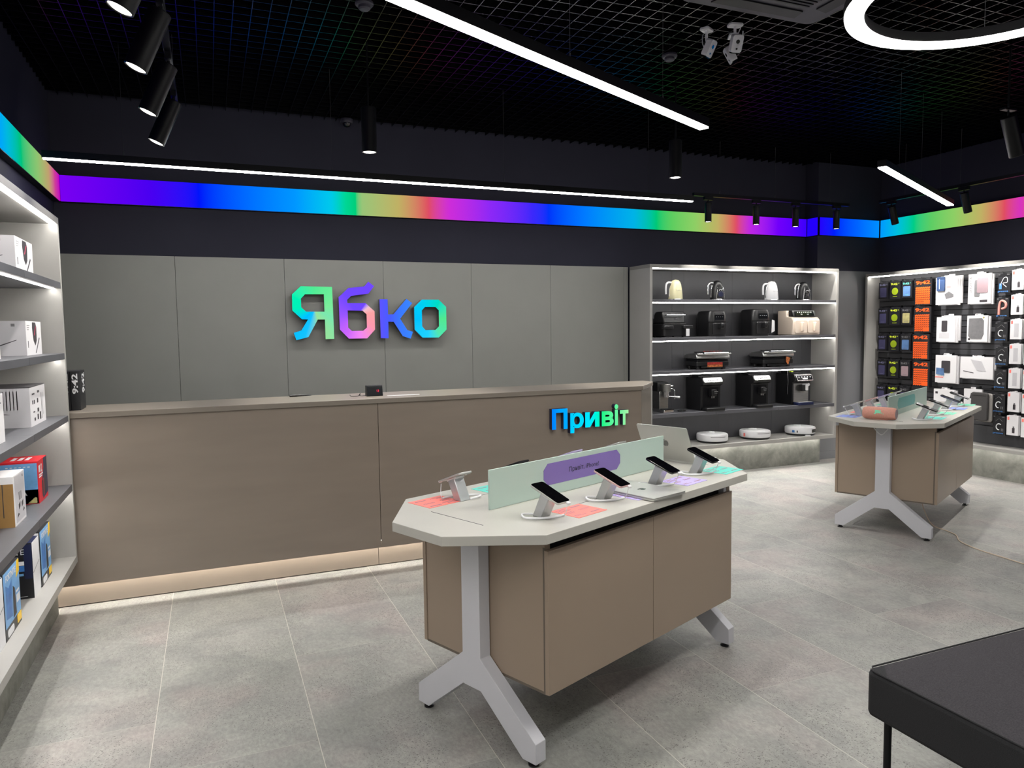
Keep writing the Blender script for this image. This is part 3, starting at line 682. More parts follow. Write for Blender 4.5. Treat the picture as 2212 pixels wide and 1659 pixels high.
# ------------------------------------------------------------------ display tables
def make_table(label, C0, ang, glass_sticker, sticker_mat, text):
    t = thing('display_table', label, 'table', (C0[0], C0[1], 0), R(ang))
    W = .789; c = W / 2; UL, UR = -.254, 1.678; zt = .86
    poly = [(0, 0), (1.413, 0), (UR, .268), (UR, W - .262), (1.413, W), (0.003, W), (UL, W - .262), (UL, .249)]
    o = obj('tabletop', G().prism(poly, zt - .034, zt), 'tabletop', t, bevel=.0015)
    g = G()
    g.box(.24, .2025, zt, 1.24, .2055, zt + .0006).box(.24, .6045, zt, 1.24, .6075, zt + .0006).box(-.0615, .25, zt, -.0585, .543, zt + .0006).box(1.486, .25, zt, 1.489, .543, zt + .0006)
    obj('inlay_slot', g, 'black', t)
    # Y legs
    yp = [(c - .05, zt - .034), (c + .05, zt - .034), (c + .05, .318), (c + .333, .097), (c + .333, .022), (c + .268, .020), (c + .05, .193), (c - .05, .193), (c - .268, .020), (c - .333, .022), (c - .333, .097), (c - .05, .318)]
    for u0, u1 in ((0.0, .052), (1.362, 1.414)):
        o = obj('leg', G().prism(yp, u0, u1, 'x'), 'legpaint', t, bevel=.0015)
        for vv in (c - .298, c + .298):
            obj('foot_pad', G().lathe([(.012, .022), (.012, .008), (.02, .006), (.02, .0005)], cx=(u0 + u1) / 2, cy=vv, n=18), 'black', o)
    obj('cabinet_body', G().box(.085, .062, .268, 1.331, W - .062, .762), 'brown2', t, bevel=.001)
    for u0, u1 in ((.056, .0845), (1.3315, 1.3575)): obj('end_panel', G().box(u0, .062, .268, u1, W - .062, zt - .0345), 'brown2', t)
    obj('cabinet_frame', G().box(.0562, .058, .258, 1.3575, W - .058, .267).box(.055, .060, .267, .058, .07, .79), 'brown_edge', t)
    obj('recess_panel', G().box(.0848, .085, .7622, 1.3305, W - .085, zt - .0342), 'black', t)
    for v0, v1 in ((.042, .061), (W - .061, W - .042)):
        for a, b in ((.052, .694), (.697, 1.345)):
            obj('door', G().box(a, v0, .262, b, v1, .782), 'brown2', t, bevel=.0015)
    for u, v in ((1.295, .078), (1.295, W - .075)): obj('bracket', G().box(u, v - .02, .7622, u + .025, v + .025, zt - .0345), 'legpaint', t)
    d = obj('divider_panel', G().box(.105, c - .004, zt + .0005, 1.30, c + .004, 1.0165, 0), ['glass'], t, bevel=.001)
    u0, u1, z0, z1 = glass_sticker
    g = G().prism(oct_(u0, z0, u1, z1, .026), c - .0056, c - .0044, 'y', 0)
    if text: g.text(text, (u0 + u1) / 2, (z0 + z1) / 2 - .013, .027, c - .0062, 1, w=.205, center=True, bold=.012)
    obj('divider_sticker', g, [sticker_mat, 'textdark'], d)
    return t, (lambda u, v, z=zt: (C0[0] + u * math.cos(R(ang)) - v * math.sin(R(ang)), C0[1] + u * math.sin(R(ang)) + v * math.cos(R(ang)), z))
A1, A2 = 22.6, 26.0
T1, P1 = make_table('near display table, pale octagonal top, brown cabinet, grey Y legs, violet divider sticker', (1.025, 2.196), A1, (.412, .937, .904, .995), 'signpurple', 'Привіт, iPhone!')
T2, P2 = make_table('far display table near the right wall with teal divider sticker and pink speaker', (4.742, 3.549), A2, (.362, .89, .904, .988), 'signteal', None)
t = obj('tabletop_bracket', G().box(-.02, .24, .800, .02, .33, .8255).box(-.02, .46, .800, .02, .52, .8255), 'black', T2)
obj('hanging_cable', G().tube([(-.06, .46, .826), (-.07, .43, .79), (-.075, .39, .755), (-.07, .36, .78), (-.06, .33, .826)], .0035, 6), 'white', T2)

# phone stand with cable, phone, price card
def make_stand():
    t = thing('phone_stand', 'x', 'phone stand', (0, 0, 0), 0, 'phone stands on the display tables')
    g = G().prism([(-.024, 0), (.020, 0), (-.022, .0905), (-.062, .0755)], -.026, .026, 'x')
    obj('post', g, 'alu', t, bevel=.003)
    g = G(); g.X = Matrix.Translation((0, -.045, .092)) @ Matrix.Rotation(R(20.5), 4, 'X')
    g.box(-.024, -.03, -.0125, .024, .03, -.0046); obj('head_plate', g, 'white', t, bevel=.001)
    obj('security_cable', G().tube([(-.02, .024, .006), (-.065, .034, .012), (-.085, .0, .008), (-.05, -.042, .0065), (.0, -.066, .0065), (.05, -.070, .0055)], .0042, 8).tube([(.05, -.070, .005), (.045, -.085, .02), (.02, -.112, .055)], .0014, 6), 'white', t)
    g = G(); g.X = Matrix.Translation((0, -.045, .092)) @ Matrix.Rotation(R(20.5), 4, 'X')
    g.box(.008, -.087, -.005, .024, -.0745, .005); obj('alarm_plug', g, 'white', t, bevel=.003)
    return t
def make_phone(shell):
    t = thing('smartphone', 'x', 'phone', (0, 0, 0), 0, 'smartphones on display')
    obj('phone_body', G().prism(rrect(-.0355, -.0735, .0355, .0735, .011), -.004, .0036), shell, t, bevel=.0012)
    obj('screen', G().prism(rrect(-.0345, -.0725, .0345, .0725, .010), .0037, .0042), 'blackgloss', t)
    g = G().prism(rrect(-.031, .034, -.001, .069, .008), -.0062, -.0041)
    for x, y in ((-.022, .060), (-.022, .043), (-.010, .052)): g.cyl((x, y, -.0075), (x, y, -.006), .0055, n=14)
    obj('camera_bump', g, shell, t)
    return t
def make_card(m):
    g = G().box(0, 0, 0, .168, .142, .0012, 0)
    for x, y, w_, h_ in ((.012, .122, .05, .006), (.012, .11, .07, .004), (.012, .10, .06, .004), (.095, .118, .055, .010), (.012, .08, .045, .004), (.012, .072, .05, .003), (.012, .064, .04, .003), (.095, .08, .06, .004), (.095, .072, .05, .003), (.012, .03, .035, .004), (.012, .022, .06, .003), (.10, .022, .05, .008)):
        g.box(x, y, .0012, x + w_, y + h_, .0016, 1)
    o = obj('price_card', g, [m, 'cardtext']); return o
stand0 = make_stand(); used = {}
def place_module(P, ang, u, back, shell, card, labs, dcard=0.065, shell2=None):
    v = .598 if back else .190; rz = R(ang + (180 if back else 0))
    loc = P(u, v)
    if 'stand' not in used: used['stand'] = 1; s_ = stand0; s_.location = loc; s_.rotation_euler = (0, 0, rz); s_['label'] = labs[0]
    else: s_ = dup(stand0, loc, rz, labs[0])
    mw = Matrix.Translation(loc) @ Matrix.Rotation(rz, 4, 'Z') @ Matrix.Translation((0, -.045, .092)) @ Matrix.Rotation(R(20.5), 4, 'X')
    if shell not in used: used[shell] = make_phone(shell); p = used[shell]; p['label'] = labs[1]
    else: p = dup(used[shell], (0, 0, 0), label=labs[1])
    p.location = mw.translation; p.rotation_euler = mw.to_euler()
    if card:
        k = 'c' + card
        if back: dcard = .012
        if k not in used: used[k] = make_card(card); c = used[k]
        else: c = used[k].copy(); COL.objects.link(c)
        q = Matrix.Translation(loc) @ Matrix.Rotation(rz, 4, 'Z') @ Matrix.Translation((dcard, -.130, .0002))
        c.location = q.translation; c.rotation_euler = (0, 0, rz); tag(c, labs[2], 'price card', 'price cards on the display tables')
pos = ['nearest', 'second', 'third', 'farthest']
mods = [  # table, u, back, shell, card
    (1, .178, 0, 'silver', 'coral', 'front row of the near table, nearest'), (1, .552, 0, 'skin_pink', 'lilac', 'near table, left of the closed laptop'),
    (1, .918, 0, 'blackgloss', 'lilac', 'near table, just behind the closed laptop'), (1, 1.258, 0, 'blackmetal', 'teal', 'front right end of the near table'),
    (1, .148, 1, 'silver', 'coral', 'rear left end of the near table'), (1, .49, 1, 'blackmetal', 'teal', 'behind near divider, left of its sticker'),
    (1, .86, 1, 'skin_lilac', 'lilac', 'behind near divider, above its sticker'), (1, 1.21, 1, 'silver', 'lilac', 'behind near divider, by the open laptop'),
    (2, .15, 0, 'black', 'teal', 'far table front, next to pink speaker'), (2, .53, 0, 'blackmetal', 'mint', 'far table front, second from pink speaker'),
    (2, .95, 0, 'navy', 'bluecard', 'far table front, third from pink speaker'), (2, 1.30, 0, 'black', 'mint', 'far table front, right end'),
    (2, .16, 1, 'silver', 'bluecard', 'far table back row, left end'), (2, .50, 1, 'skin_pink', 'coral', 'far table back row, second from left'),
    (2, .86, 1, 'skin_lilac', 'lilac', 'far table back row, third from left'), (2, 1.21, 1, 'silver', 'mint', 'far table back row, rightmost')]
cw = {'coral': 'coral pink', 'teal': 'teal', 'lilac': 'lilac', 'mint': 'mint green', 'bluecard': 'periwinkle blue'}
for (tb, u, bk, sh, cd, wh) in mods:
    place_module(P1 if tb == 1 else P2, A1 if tb == 1 else A2, u, bk, sh, cd,
                 ('aluminium phone stand with white cable, ' + wh, 'smartphone tilted on a stand, ' + wh, cw[cd] + ' price card, ' + wh), shell2=None)
# laptops
def apple(g, s, m, z0=0.0, h=.0006):
    pts = [(0, -.42), (.16, -.5), (.30, -.42), (.44, -.16), (.36, -.02), (.33, .12), (.42, .27), (.28, .38), (.1, .34), (0, .30), (-.12, .35), (-.28, .37), (-.42, .22), (-.46, -.02), (-.38, -.28), (-.26, -.45), (-.12, -.49)]
    g.prism([(a * s, b * s) for a, b in pts], z0, z0 + h, 'z', m)
    g.prism([(a * s, b * s) for a, b in ((0, .40), (.02, .54), (.16, .66), (.17, .5), (.1, .42))], z0, z0 + h, 'z', m)
lp = thing('closed_laptop', 'closed silver laptop lying over the front edge of the near table', 'laptop', P1(.748, .137, .8622), R(A1 - 4))
obj('base', G().prism(rrect(-.107, -.148, .107, .148, .01), 0, .0075), 'silver', lp, bevel=.001)
obj('lid', G().prism(rrect(-.107, -.148, .107, .148, .01), .0085, .0125), 'silver', lp, bevel=.001)
g = G(); g.X = Matrix.Rotation(R(90), 4, 'Z'); apple(g, .035, 0, .0126, .0003); obj('logo', g, 'darklogo', lp)
lp = thing('open_laptop', 'open silver laptop seen from behind at the far end of the near table', 'laptop', P1(1.45, .445, .8603), R(A1 + 90))
obj('base', G().prism(rrect(-.15, -.208, .15, 0, .01), 0, .011), 'silver', lp, bevel=.001)
obj('keyboard', G().prism(rrect(-.13, -.11, .13, -.015, .004), .0111, .0118), 'black', lp)
Xl = Matrix.Translation((0, .002, .012)) @ Matrix.Rotation(R(90 - 26), 4, 'X')
g = G(); g.X = Xl; g.prism(rrect(-.15, 0.0, .15, .205, .01), -.0045, 0.0); lid = obj('lid', g, 'silver', lp, bevel=.001)
g = G(); g.X = Xl; g.prism(rrect(-.144, .008, .144, .199, .006), .0002, .001); obj('screen', g, 'blackgloss', lid)
g = G(); g.X = Xl @ Matrix.Translation((0, .105, -.0052)); apple(g, .04, 0, 0, .0004); obj('logo', g, 'darklogo', lid)
# pink speaker
sp = thing('portable_speaker', 'salmon pink cylindrical bluetooth speaker on the left end of the far table', 'speaker', P2(-.012, .418, .8605 + .046), R(A2 - 90))
prof = [(.020, -.108), (.036, -.112), (.041, -.106), (.045, -.085), (.0465, -.04), (.0465, .04), (.045, .085), (.041, .106), (.036, .112), (.020, .108)]
obj('speaker_body', G().lathe(prof, n=40, axis='x'), 'jblpink', sp)
obj('bass_radiator', G().lathe([(.001, -.109), (.019, -.1085), (.024, -.1105), (.034, -.1135), (.035, -.112)], n=30, axis='x').lathe([(.001, .109), (.019, .1085), (.024, .1105), (.034, .1135), (.035, .112)], n=30, axis='x'), 'pinkprint', sp)
g = G(); v, f, asp = text_geo('JBL', .06)
mx = Matrix.Rotation(R(-14), 4, 'X') @ Matrix.Translation((0, -.0474, 0)) @ Matrix.Rotation(R(90), 4, 'X')
g.add([tuple(mx @ Vector(((a - .5) * .056, (b - .5) * .030, .0))) for a, b in v], f, 0); g.cyl((.034, -.0445, .0), (.034, -.0468, .0), .003, n=8)
obj('logo', g, 'mintlogo', sp)
obj('foot_ridge', G().box(-.06, -.02, -.0459, .06, .02, -.040), 'jblpink', sp)

# ------------------------------------------------------------------ bench and floor cord
bn = thing('upholstered_bench', 'low charcoal fabric bench on thin black legs at the lower right', 'bench', (1.91, .55, 0))
g = G().prism(rrect(0, 0, 1.5, 1.13, .03), .30, .45)
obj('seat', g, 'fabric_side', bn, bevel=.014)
def cushion():
    nx, ny = 24, 18; v = []; f = []
    for j in range(ny + 1):
        for i in range(nx + 1):
            a, b = i / nx, j / ny
            h = .022 * (1 - (2 * a - 1) ** 8) * (1 - (2 * b - 1) ** 8)
            v.append((.010 + a * 1.480, .010 + b * 1.110, .4504 + h + .0010 * math.sin(9 * a + 5 * b)))
    for j in range(ny):
        for i in range(nx): k = j * (nx + 1) + i; f.append((k, k + 1, k + nx + 2, k + nx + 1))
    return G().add(v, f, 0)
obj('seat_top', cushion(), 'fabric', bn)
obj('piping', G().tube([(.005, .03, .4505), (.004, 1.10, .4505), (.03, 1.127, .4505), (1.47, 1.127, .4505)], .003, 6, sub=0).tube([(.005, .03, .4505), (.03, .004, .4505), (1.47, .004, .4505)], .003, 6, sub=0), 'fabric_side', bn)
for x, y in ((.05, 1.08), (.05, .05), (1.45, 1.08), (1.45, .05)): obj('leg', G().cyl((x, y, 0), (x, y, .302), .0115, n=20), 'blackmetal', bn)
cd = part('power_cord', G().tube([(5.02, 3.93, .262), (5.03, 3.92, .15), (5.05, 3.86, .03), (5.06, 3.74, .007), (5.02, 3.64, .006), (4.90, 3.52, .006), (4.83, 3.34, .006), (4.81, 3.16, .006), (4.79, 2.98, .006), (4.74, 2.6, .006), (4.5, 1.8, .006)], .0036, 8, sub=6), 'cord', T2, keep=True)

# ------------------------------------------------------------------ appliances on the back shelving
def at(x, y, z): return (x, y, z)
def kettle(body, label, x, trim):
    t = thing('electric_kettle', label, 'kettle', at(x, 6.37, 1.8402), 0, 'kettles on the top shelf')
    obj('kettle_body', G().lathe([(.072, .004), (.074, .012), (.071, .06), (.066, .11), (.058, .155), (.047, .185), (.032, .203), (.001, .211)], n=40), body, t)
    obj('base', G().lathe([(.076, 0), (.077, .006), (.072, .0125)], n=36), 'chrome', t)
    obj('handle', G().tube([(-.050, 0, .178), (-.085, 0, .180), (-.112, 0, .160), (-.118, 0, .11), (-.116, 0, .06)], .010, 10), trim, t)
    obj('handle_back', G().tube([(-.058, 0, .165), (-.074, 0, .12), (-.078, 0, .03)], .006, 8), 'chrome', t)
    return t
kc = kettle('cream', 'cream rounded kettle with pale handle on the top shelf', 4.465, 'white')
kw = kettle('white', 'white rounded kettle on the top shelf of the back shelving', 5.72, 'white')
for k in (kc, kw):
    g = G()
    for a in (-112, -100, -86, -72): g.cyl((.064 * math.cos(R(a)), .064 * math.sin(R(a)), .098), (.0705 * math.cos(R(a)), .0705 * math.sin(R(a)), .098), .003, n=8)
    obj('lettering_dots', g, 'chrome', k)
for x, lab in ((4.99, 'black kettle with chrome arcs, left of the white kettle'), (6.17, 'black kettle with chrome arcs, right of the white kettle')):
    k = kettle('black', lab, x, 'chrome')
    for s_ in (-1, 1): obj('chrome_arc', G().tube([(s_ * .050, -.056, .01), (s_ * .042, -.058, .08), (s_ * .032, -.050, .14), (0.0, -.044, .175)], .0035, 8), 'chrome', k)
    obj('water_window', G().lathe([(.001, -.0745), (.026, -.0735), (.034, -.066)], cx=0, cy=.06, n=24, axis='y'), 'navy' if x < 5.5 else 'blackgloss', k)
    obj('script_decal', G().tube([(-.03, -.074, .10), (-.012, -.076, .112), (0, -.077, .102), (.014, -.077, .118), (.03, -.074, .108)], .0025, 6), 'whitetext', k)
def rbox(g, x0, y0, z0, x1, y1, z1, r, m=0): return g.prism(rrect(x0, y0, x1, y1, r), z0, z1, 'z', m)
# grill oven
t = thing('multi_grill', 'black tabletop grill with chrome front bar and side handles', 'grill', at(4.245, 6.25, 1.4582))
obj('body', rbox(G(), 0, 0, .012, .285, .24, .14, .03), 'black', t, bevel=.006)
obj('lid', G().prism([(0.02, .142), (.22, .142), (.20, .235), (.17, .262), (.05, .262)], .012, .273, 'x'), 'black', t, bevel=.012)
obj('front_bar', G().tube([(.03, .03, .222), (.03, -.004, .226), (.25, -.004, .226), (.25, .03, .222)], .005, 8, sub=0), 'chrome', t)
obj('handle', rbox(G(), -.02, -.03, .088, .10, .02, .118, .012), 'black', t, bevel=.004)
obj('handle', rbox(G(), .215, -.03, .088, .335, .02, .118, .012), 'black', t, bevel=.004)
obj('name_badge', G().box(.14, .026, .185, .185, .030, .192), 'chrome', t)
obj('hang_tag', G().box(.245, -.034, .012, .285, -.032, .085), 'white', t)
obj('feet', G().cyl((.03, .03, 0), (.03, .03, .012), .012).cyl((.25, .03, 0), (.25, .03, .012), .012).cyl((.03, .2, 0), (.03, .2, .012), .012).cyl((.25, .2, 0), (.25, .2, .012), .012), 'black', t)
def fryer(label, x, w_, h, tagged):
    t = thing('air_fryer', label, 'air fryer', at(x, 6.235, 1.4582), 0, 'black air fryers')
    g = G()
    for (z0, z1, i0, i1) in ((0, h * .5, 0, .0), (h * .5, h * .94, .0, .008)):
        pass
    p0 = rrect(0, 0, w_, .265, .06)
    def ring(ins, z): return [(w_ / 2 + (a - w_ / 2) * (1 - ins), .1325 + (b - .1325) * (1 - ins), z) for a, b in p0]
    lv = [ring(.06, 0), ring(.0, .02), ring(0, h * .55), ring(.03, h * .85), ring(.12, h * .97), ring(.3, h)]
    v = [p for r_ in lv for p in r_]; n = len(p0); f = [(i * n + k, i * n + (k + 1) % n, (i + 1) * n + (k + 1) % n, (i + 1) * n + k) for i in range(len(lv) - 1) for k in range(n)] + [tuple(range(n)), tuple(range(5 * n, 6 * n))]
    obj('body', G().add(v, f, 0), 'black', t)
    obj('drawer', G().prism(rrect(w_ * .14, .022, w_ * .86, h * .52, .015), -.006, .03, 'y'), 'black', t, bevel=.003)
    obj('drawer_gap', G().box(.004, -.0015, h * .555, w_ - .004, .05, h * .567), 'blackgloss', t)
    obj('handle', G().prism([(-.05, h * .30), (-.006, h * .30), (-.006, h * .50), (-.055, h * .52), (-.062, h * .42)], w_ * .42, w_ * .58, 'x'), 'black', t, bevel=.005)
    obj('control_panel', G().prism(rrect(w_ * .25, h * .64, w_ * .75, h * .84, .01), -.0035, .03, 'y'), 'display', t)
    g = G()
    for k in range(4): g.cyl((w_ * (.33 + .11 * k), -.0045, h * .76), (w_ * (.33 + .11 * k), -.003, h * .76), .004, n=10)
    obj('touch_icons', g, 'whitetext' if tagged else 'greyprint', t)
    if tagged: obj('hang_tag', G().prism([(w_ * .74, .03), (w_ * .92, .05), (w_ * .9, .16), (w_ * .76, .17)], -.068, -.066, 'y').box(w_ * .9, -.04, .06, w_ * .98, -.038, .13), 'white', t)
    return t
fryer('plain black air fryer left of the tagged air fryer on the second shelf', 4.80, .235, .27, False)
fryer('black air fryer with white hang tag left of the beige fryer', 5.37, .24, .285, True)
t = thing('double_air_fryer', 'beige double drawer air fryer with black control panel', 'air fryer', at(5.905, 6.228, 1.4582))
obj('body', G().prism([(0.0, .0), (.245, 0), (.245, .27), (.11, .27), (.11, .205), (.03, .195), (.0, .16)], 0, .38, 'x', 0), 'beige', t, bevel=.010)
obj('control_head', G().prism([(.03, .2), (.11, .205), (.11, .272), (.06, .272)], .03, .35, 'x'), 'black', t, bevel=.004)
g = G(); g.X = Matrix.Translation((.19, .041, .236)) @ Matrix.Rotation(R(-22.6), 4, 'X')
g.box(-.13, -.004, -.028, .13, .0, .028, 0)
for k in range(8): g.box(-.10 + k * .027, -.0046, .008, -.09 + k * .027, -.004, .018, 1)
g.text('180', -.06, -.018, .014, -.0048, 1); g.text('160', .03, -.018, .014, -.0048, 1)
obj('control_panel', g, ['display', 'whitetext'], t)
for a in (.015, .195): 
    d = obj('drawer', G().prism(rrect(a, .02, a + .17, .165, .02), -.014, .01, 'y'), 'beige', t, bevel=.004)
    obj('handle', G().box(a + .07, -.045, .04, a + .095, -.014, .14), 'beige', d, bevel=.006)
# contact grills
def cgrill(label, x, kind):
    t = thing('contact_grill', label, 'grill', at(x, 6.27, 1.1172), R(-6), 'contact grills on the third shelf'); t.scale = (1.12, 1.1, 1.12)
    obj('base', rbox(G(), 0, 0, .03, .35, .22, .075, .02), 'black', t, bevel=.006)
    obj('lower_plate', rbox(G(), .008, .008, .076, .342, .212, .092, .012), 'blackmetal', t, bevel=.002)
    obj('lid', G().prism([(-.005, .115), (.0, .098), (.23, .094), (.24, .12), (.20, .14), (.02, .155)], .0, .35, 'x'), 'steel', t, bevel=.008)
    g = G().prism([(-.03, .150), (-.02, .136), (.05, .152), (.05, .168)], -.005, .355, 'x')
    obj('control_bar', g, 'chrome', t, bevel=.006)
    obj('handle', G().tube([(.05, .02, .15), (.05, -.045, .150), (.30, -.045, .150), (.30, .02, .15)], .011, 10, sub=0), 'chrome', t)
    obj('drip_tray', rbox(G(), .05, -.004, .012, .30, .05, .029, .01), 'black', t)
    for a, b in ((.03, .03), (.30, .03), (.03, .18), (.30, .18)): obj('foot', G().cyl((a, b, 0), (a, b, .031), .02), 'black', t)
    if kind == 0:
        obj('recipe_sticker', G().box(.11, -.0065, .045, .27, -.0045, .066), 'redprint', t); obj('food_sticker', G().box(.11, -.0065, .022, .27, -.0045, .043), 'foodprint', t)
        g = G()
        for k in range(6): g.cyl((.08 + .035 * k, .0, .167), (.08 + .035 * k, .0, .171), .009, n=12)
        obj('buttons', g, 'redprint', t)
    else:
        obj('hang_tag', G().prism([(.25, .10), (.30, .085), (.275, .02), (.25, .05)], -.012, -.010, 'y'), 'foodprint', t)
cgrill('steel contact grill with red food stickers on the third shelf', 4.66, 0)
cgrill('steel contact grill with orange hang tag on the third shelf', 5.53, 1)
# espresso machine
t = thing('espresso_machine', 'narrow steel espresso machine at the left end of the fourth shelf', 'espresso machine', at(4.255, 6.27, .6852))
obj('base', G().prism([(0, 0), (.13, 0), (.118, .032), (.012, .032)], 0, .2, 'y'), 'chrome', t, bevel=.003)
obj('column', G().box(.01, .09, .033, .12, .22, .215), 'steel', t, bevel=.004)
obj('water_tank', G().box(-.005, .10, .216, .125, .235, .31), 'black', t, bevel=.006)
obj('head', G().cyl((.065, .045, .215), (.065, .045, .295), .045, n=28).box(.02, .045, .215, .11, .12, .295), 'steel', t, bevel=.003)
obj('group_head', G().cyl((.065, .045, .185), (.065, .045, .214), .03, n=24), 'chrome', t)
obj('portafilter', G().cyl((.065, .045, .160), (.065, .045, .185), .033, n=24).tube([(.085, .02, .168), (.13, -.03, .165), (.165, -.05, .162)], [.008, .012, .014], 10), 'chrome', t)
obj('steam_wand', G().tube([(.1, .02, .25), (.125, -.01, .23), (.128, -.012, .14)], .004, 8), 'chrome', t)
obj('knob', G().cyl((.112, .04, .272), (.135, .035, .274), .01, n=14), 'chrome', t)
obj('drip_tray', G().box(.015, -.02, .033, .115, .085, .038), 'blackmetal', t)
t = obj('power_plug', G().tube([(0, 0, .008), (.03, .02, .012), (.05, -.01, .014), (.02, -.02, .01), (.0, .01, .012)], .005, 8).cyl((.05, -.01, .014), (.075, -.02, .014), .011, n=12), 'black', loc=at(4.47, 6.32, .6855))
tag(t, 'small black plug and cord beside the espresso machine', 'cord', None)
def coffee(label, x, w_, kind):
    t = thing('coffee_machine', label, 'coffee machine', at(x, 6.235, .6852), 0, 'coffee machines on the fourth shelf')
    obj('body', G().prism([(.05, .0), (.30, 0), (.30, .345), (.03, .345), (.0, .30), (.012, .27), (.05, .255)], 0, w_, 'x', 0), 'black', t, bevel=.006)
    obj('bean_lid', rbox(G(), .03, .12, .3455, w_ - .03, .28, .362, .03), 'black', t, bevel=.004)
    obj('drip_tray', rbox(G(), .01, -.045, 0, w_ - .01, .049, .03, .012), 'black' if kind < 2 else 'navy', t, bevel=.003)
    obj('drip_grid', G().box(.025, -.035, .0302, w_ - .025, .045, .033), 'black' if kind < 2 else 'silver', t)
    obj('spout', G().box(w_ * .38, -.01, .15, w_ * .62, .049, .22), 'black', t, bevel=.006)
    g = G().cyl((w_ * .45, .015, .13), (w_ * .45, .015, .152), .007).cyl((w_ * .55, .015, .13), (w_ * .55, .015, .152), .007); obj('nozzles', g, 'chrome', t)
    if kind < 2:
        g = G().prism([(.0, .302), (.03, .3455), (.06, .352), (.055, .335), (-.004, .296)], .012, w_ - .012, 'x', 0); obj('control_strip', g, 'chrome', t, bevel=.003)
        g = G()
        for k in range(5): g.box(w_ * .25 + k * .028, .004, .316, w_ * .25 + k * .028 + .016, .014, .330)
        obj('buttons', g, 'whitetext', t)
        obj('spout_badge', G().box(w_ * .48, -.0125, .195, w_ * .68, -.0105, .202).box(w_ * .50, -.0125, .178, w_ * .64, -.0105, .183), 'chrome', t)
        obj('front_panel', G().box(.03, .0475, .04, w_ - .03, .0498, .24), 'blackmetal', t)
    else:
        g = G(); g.X = Matrix.Translation((w_ / 2, -.004, .298)) @ Matrix.Rotation(R(-25), 4, 'X')
        g.prism(rrect(-w_ / 2 + .004, -.036, w_ / 2 - .004, .036, .014), -.008, .004, 'y', 0)
        g.prism(rrect(-w_ / 2 + .012, -.028, w_ / 2 - .012, .028, .010), -.0088, -.008, 'y', 1)
        for k in range(5): g.cyl((-.08 + .04 * k, -.0095, .008), (-.08 + .04 * k, -.0088, .008), .007, n=10, m=2)
        g.box(-.035, -.0095, -.02, .035, -.0088, -.004, 2)
        obj('control_panel', g, ['chrome', 'display', 'whitetext'], t)
        obj('front_panel', G().box(.012, .043, .034, w_ - .012, .0498, .235), 'steel', t)
        obj('milk_spout', G().box(w_ * .55, -.02, .16, w_ * .70, .0425, .232), 'white', t, bevel=.004)
        obj('milk_knob', G().cyl((w_ * .84, .01, .22), (w_ * .84, .042, .22), .016, n=18), 'white', t)
        obj('badge', G().box(.0, .07, .3625, .03, .10, .375), 'lime', t)
    return t
coffee('black coffee machine with bright top strip, next to the espresso machine', 4.725, .255, 0)
coffee('black coffee machine with bright top strip, middle of the fourth shelf', 5.385, .235, 1)
coffee('coffee machine with chrome framed panel and steel front, right end', 5.955, .235, 2)
t = obj('hanging_cord', G().tube([(0, 0, .0), (.004, -.002, -.06), (.012, 0, -.13), (.002, 0, -.2), (.005, 0, -.26)], .0018, 6), 'greyprint', loc=at(5.86, 6.26, 1.07)); tag(t, 'thin grey cord hanging between the two right coffee machines', 'cord')
# robot vacuums
def robot(label, x, kind):
    t = thing('robot_vacuum', label, 'robot vacuum', at(x, 6.388, .3302), R(-38 + 12 * kind), 'robot vacuums on the bottom shelf')
    obj('body', G().lathe([(.150, .016), (.162, .022), (.165, .035), (.165, .078), (.160, .088), (.150, .092), (.001, .0925)], n=56), 'white', t)
    obj('underside', G().lathe([(.150, .0), (.156, .006), (.156, .021)], n=48), 'black', t)
    obj('sensor_turret', G().lathe([(.045, .0928), (.044, .100), (.038, .104), (.001, .105)], cx=-.02, cy=.03, n=32), 'white', t)
    if kind < 2:
        v = []; n = 20
        for z in (.064, .070):
            for k in range(n + 1): a = R(-95 + 60 * k / n); v.append((.1658 * math.cos(a), .1658 * math.sin(a), z))
        f = [(k, k + 1, n + 2 + k, n + 1 + k) for k in range(n)]
        obj('sensor_slot', G().add(v, f, 0), 'greyprint', t)
    if kind == 1: 
        a0 = R(-150); obj('sticker', G().add([(.1662 * math.cos(a0 + R(d)), .1662 * math.sin(a0 + R(d)), z_) for z_ in (.03, .068) for d in (0, 4, 8)], [(0, 1, 4, 3), (1, 2, 5, 4)], 0), 'coral', t)
    if kind == 2:
        for m_, a1, a2, z0, z1 in (('blue', -150, -140, .035, .062), ('black', -132, -128, .036, .06), ('blackgloss', -72, -40, .034, .072)):
            v = [(.1662 * math.cos(R(a1 + (a2 - a1) * k / 8)), .1662 * math.sin(R(a1 + (a2 - a1) * k / 8)), z_) for z_ in (z0, z1) for k in range(9)]
            obj('front_window' if m_ == 'blackgloss' else ('sticker' if m_ == 'blue' else 'side_sensor'), G().add(v, [(k, k + 1, 10 + k, 9 + k) for k in range(8)], 0), m_, t)
        obj('bumper_lip', G().box(-.03, -.172, .0, .03, -.155, .012), 'white', t)
robot('plain white robot vacuum on the bottom shelf, nearest the counter', 4.955, 0)
robot('white robot vacuum with an orange sticker on the bottom shelf', 5.53, 1)
robot('white robot vacuum with black front window on the bottom shelf', 6.175, 2)

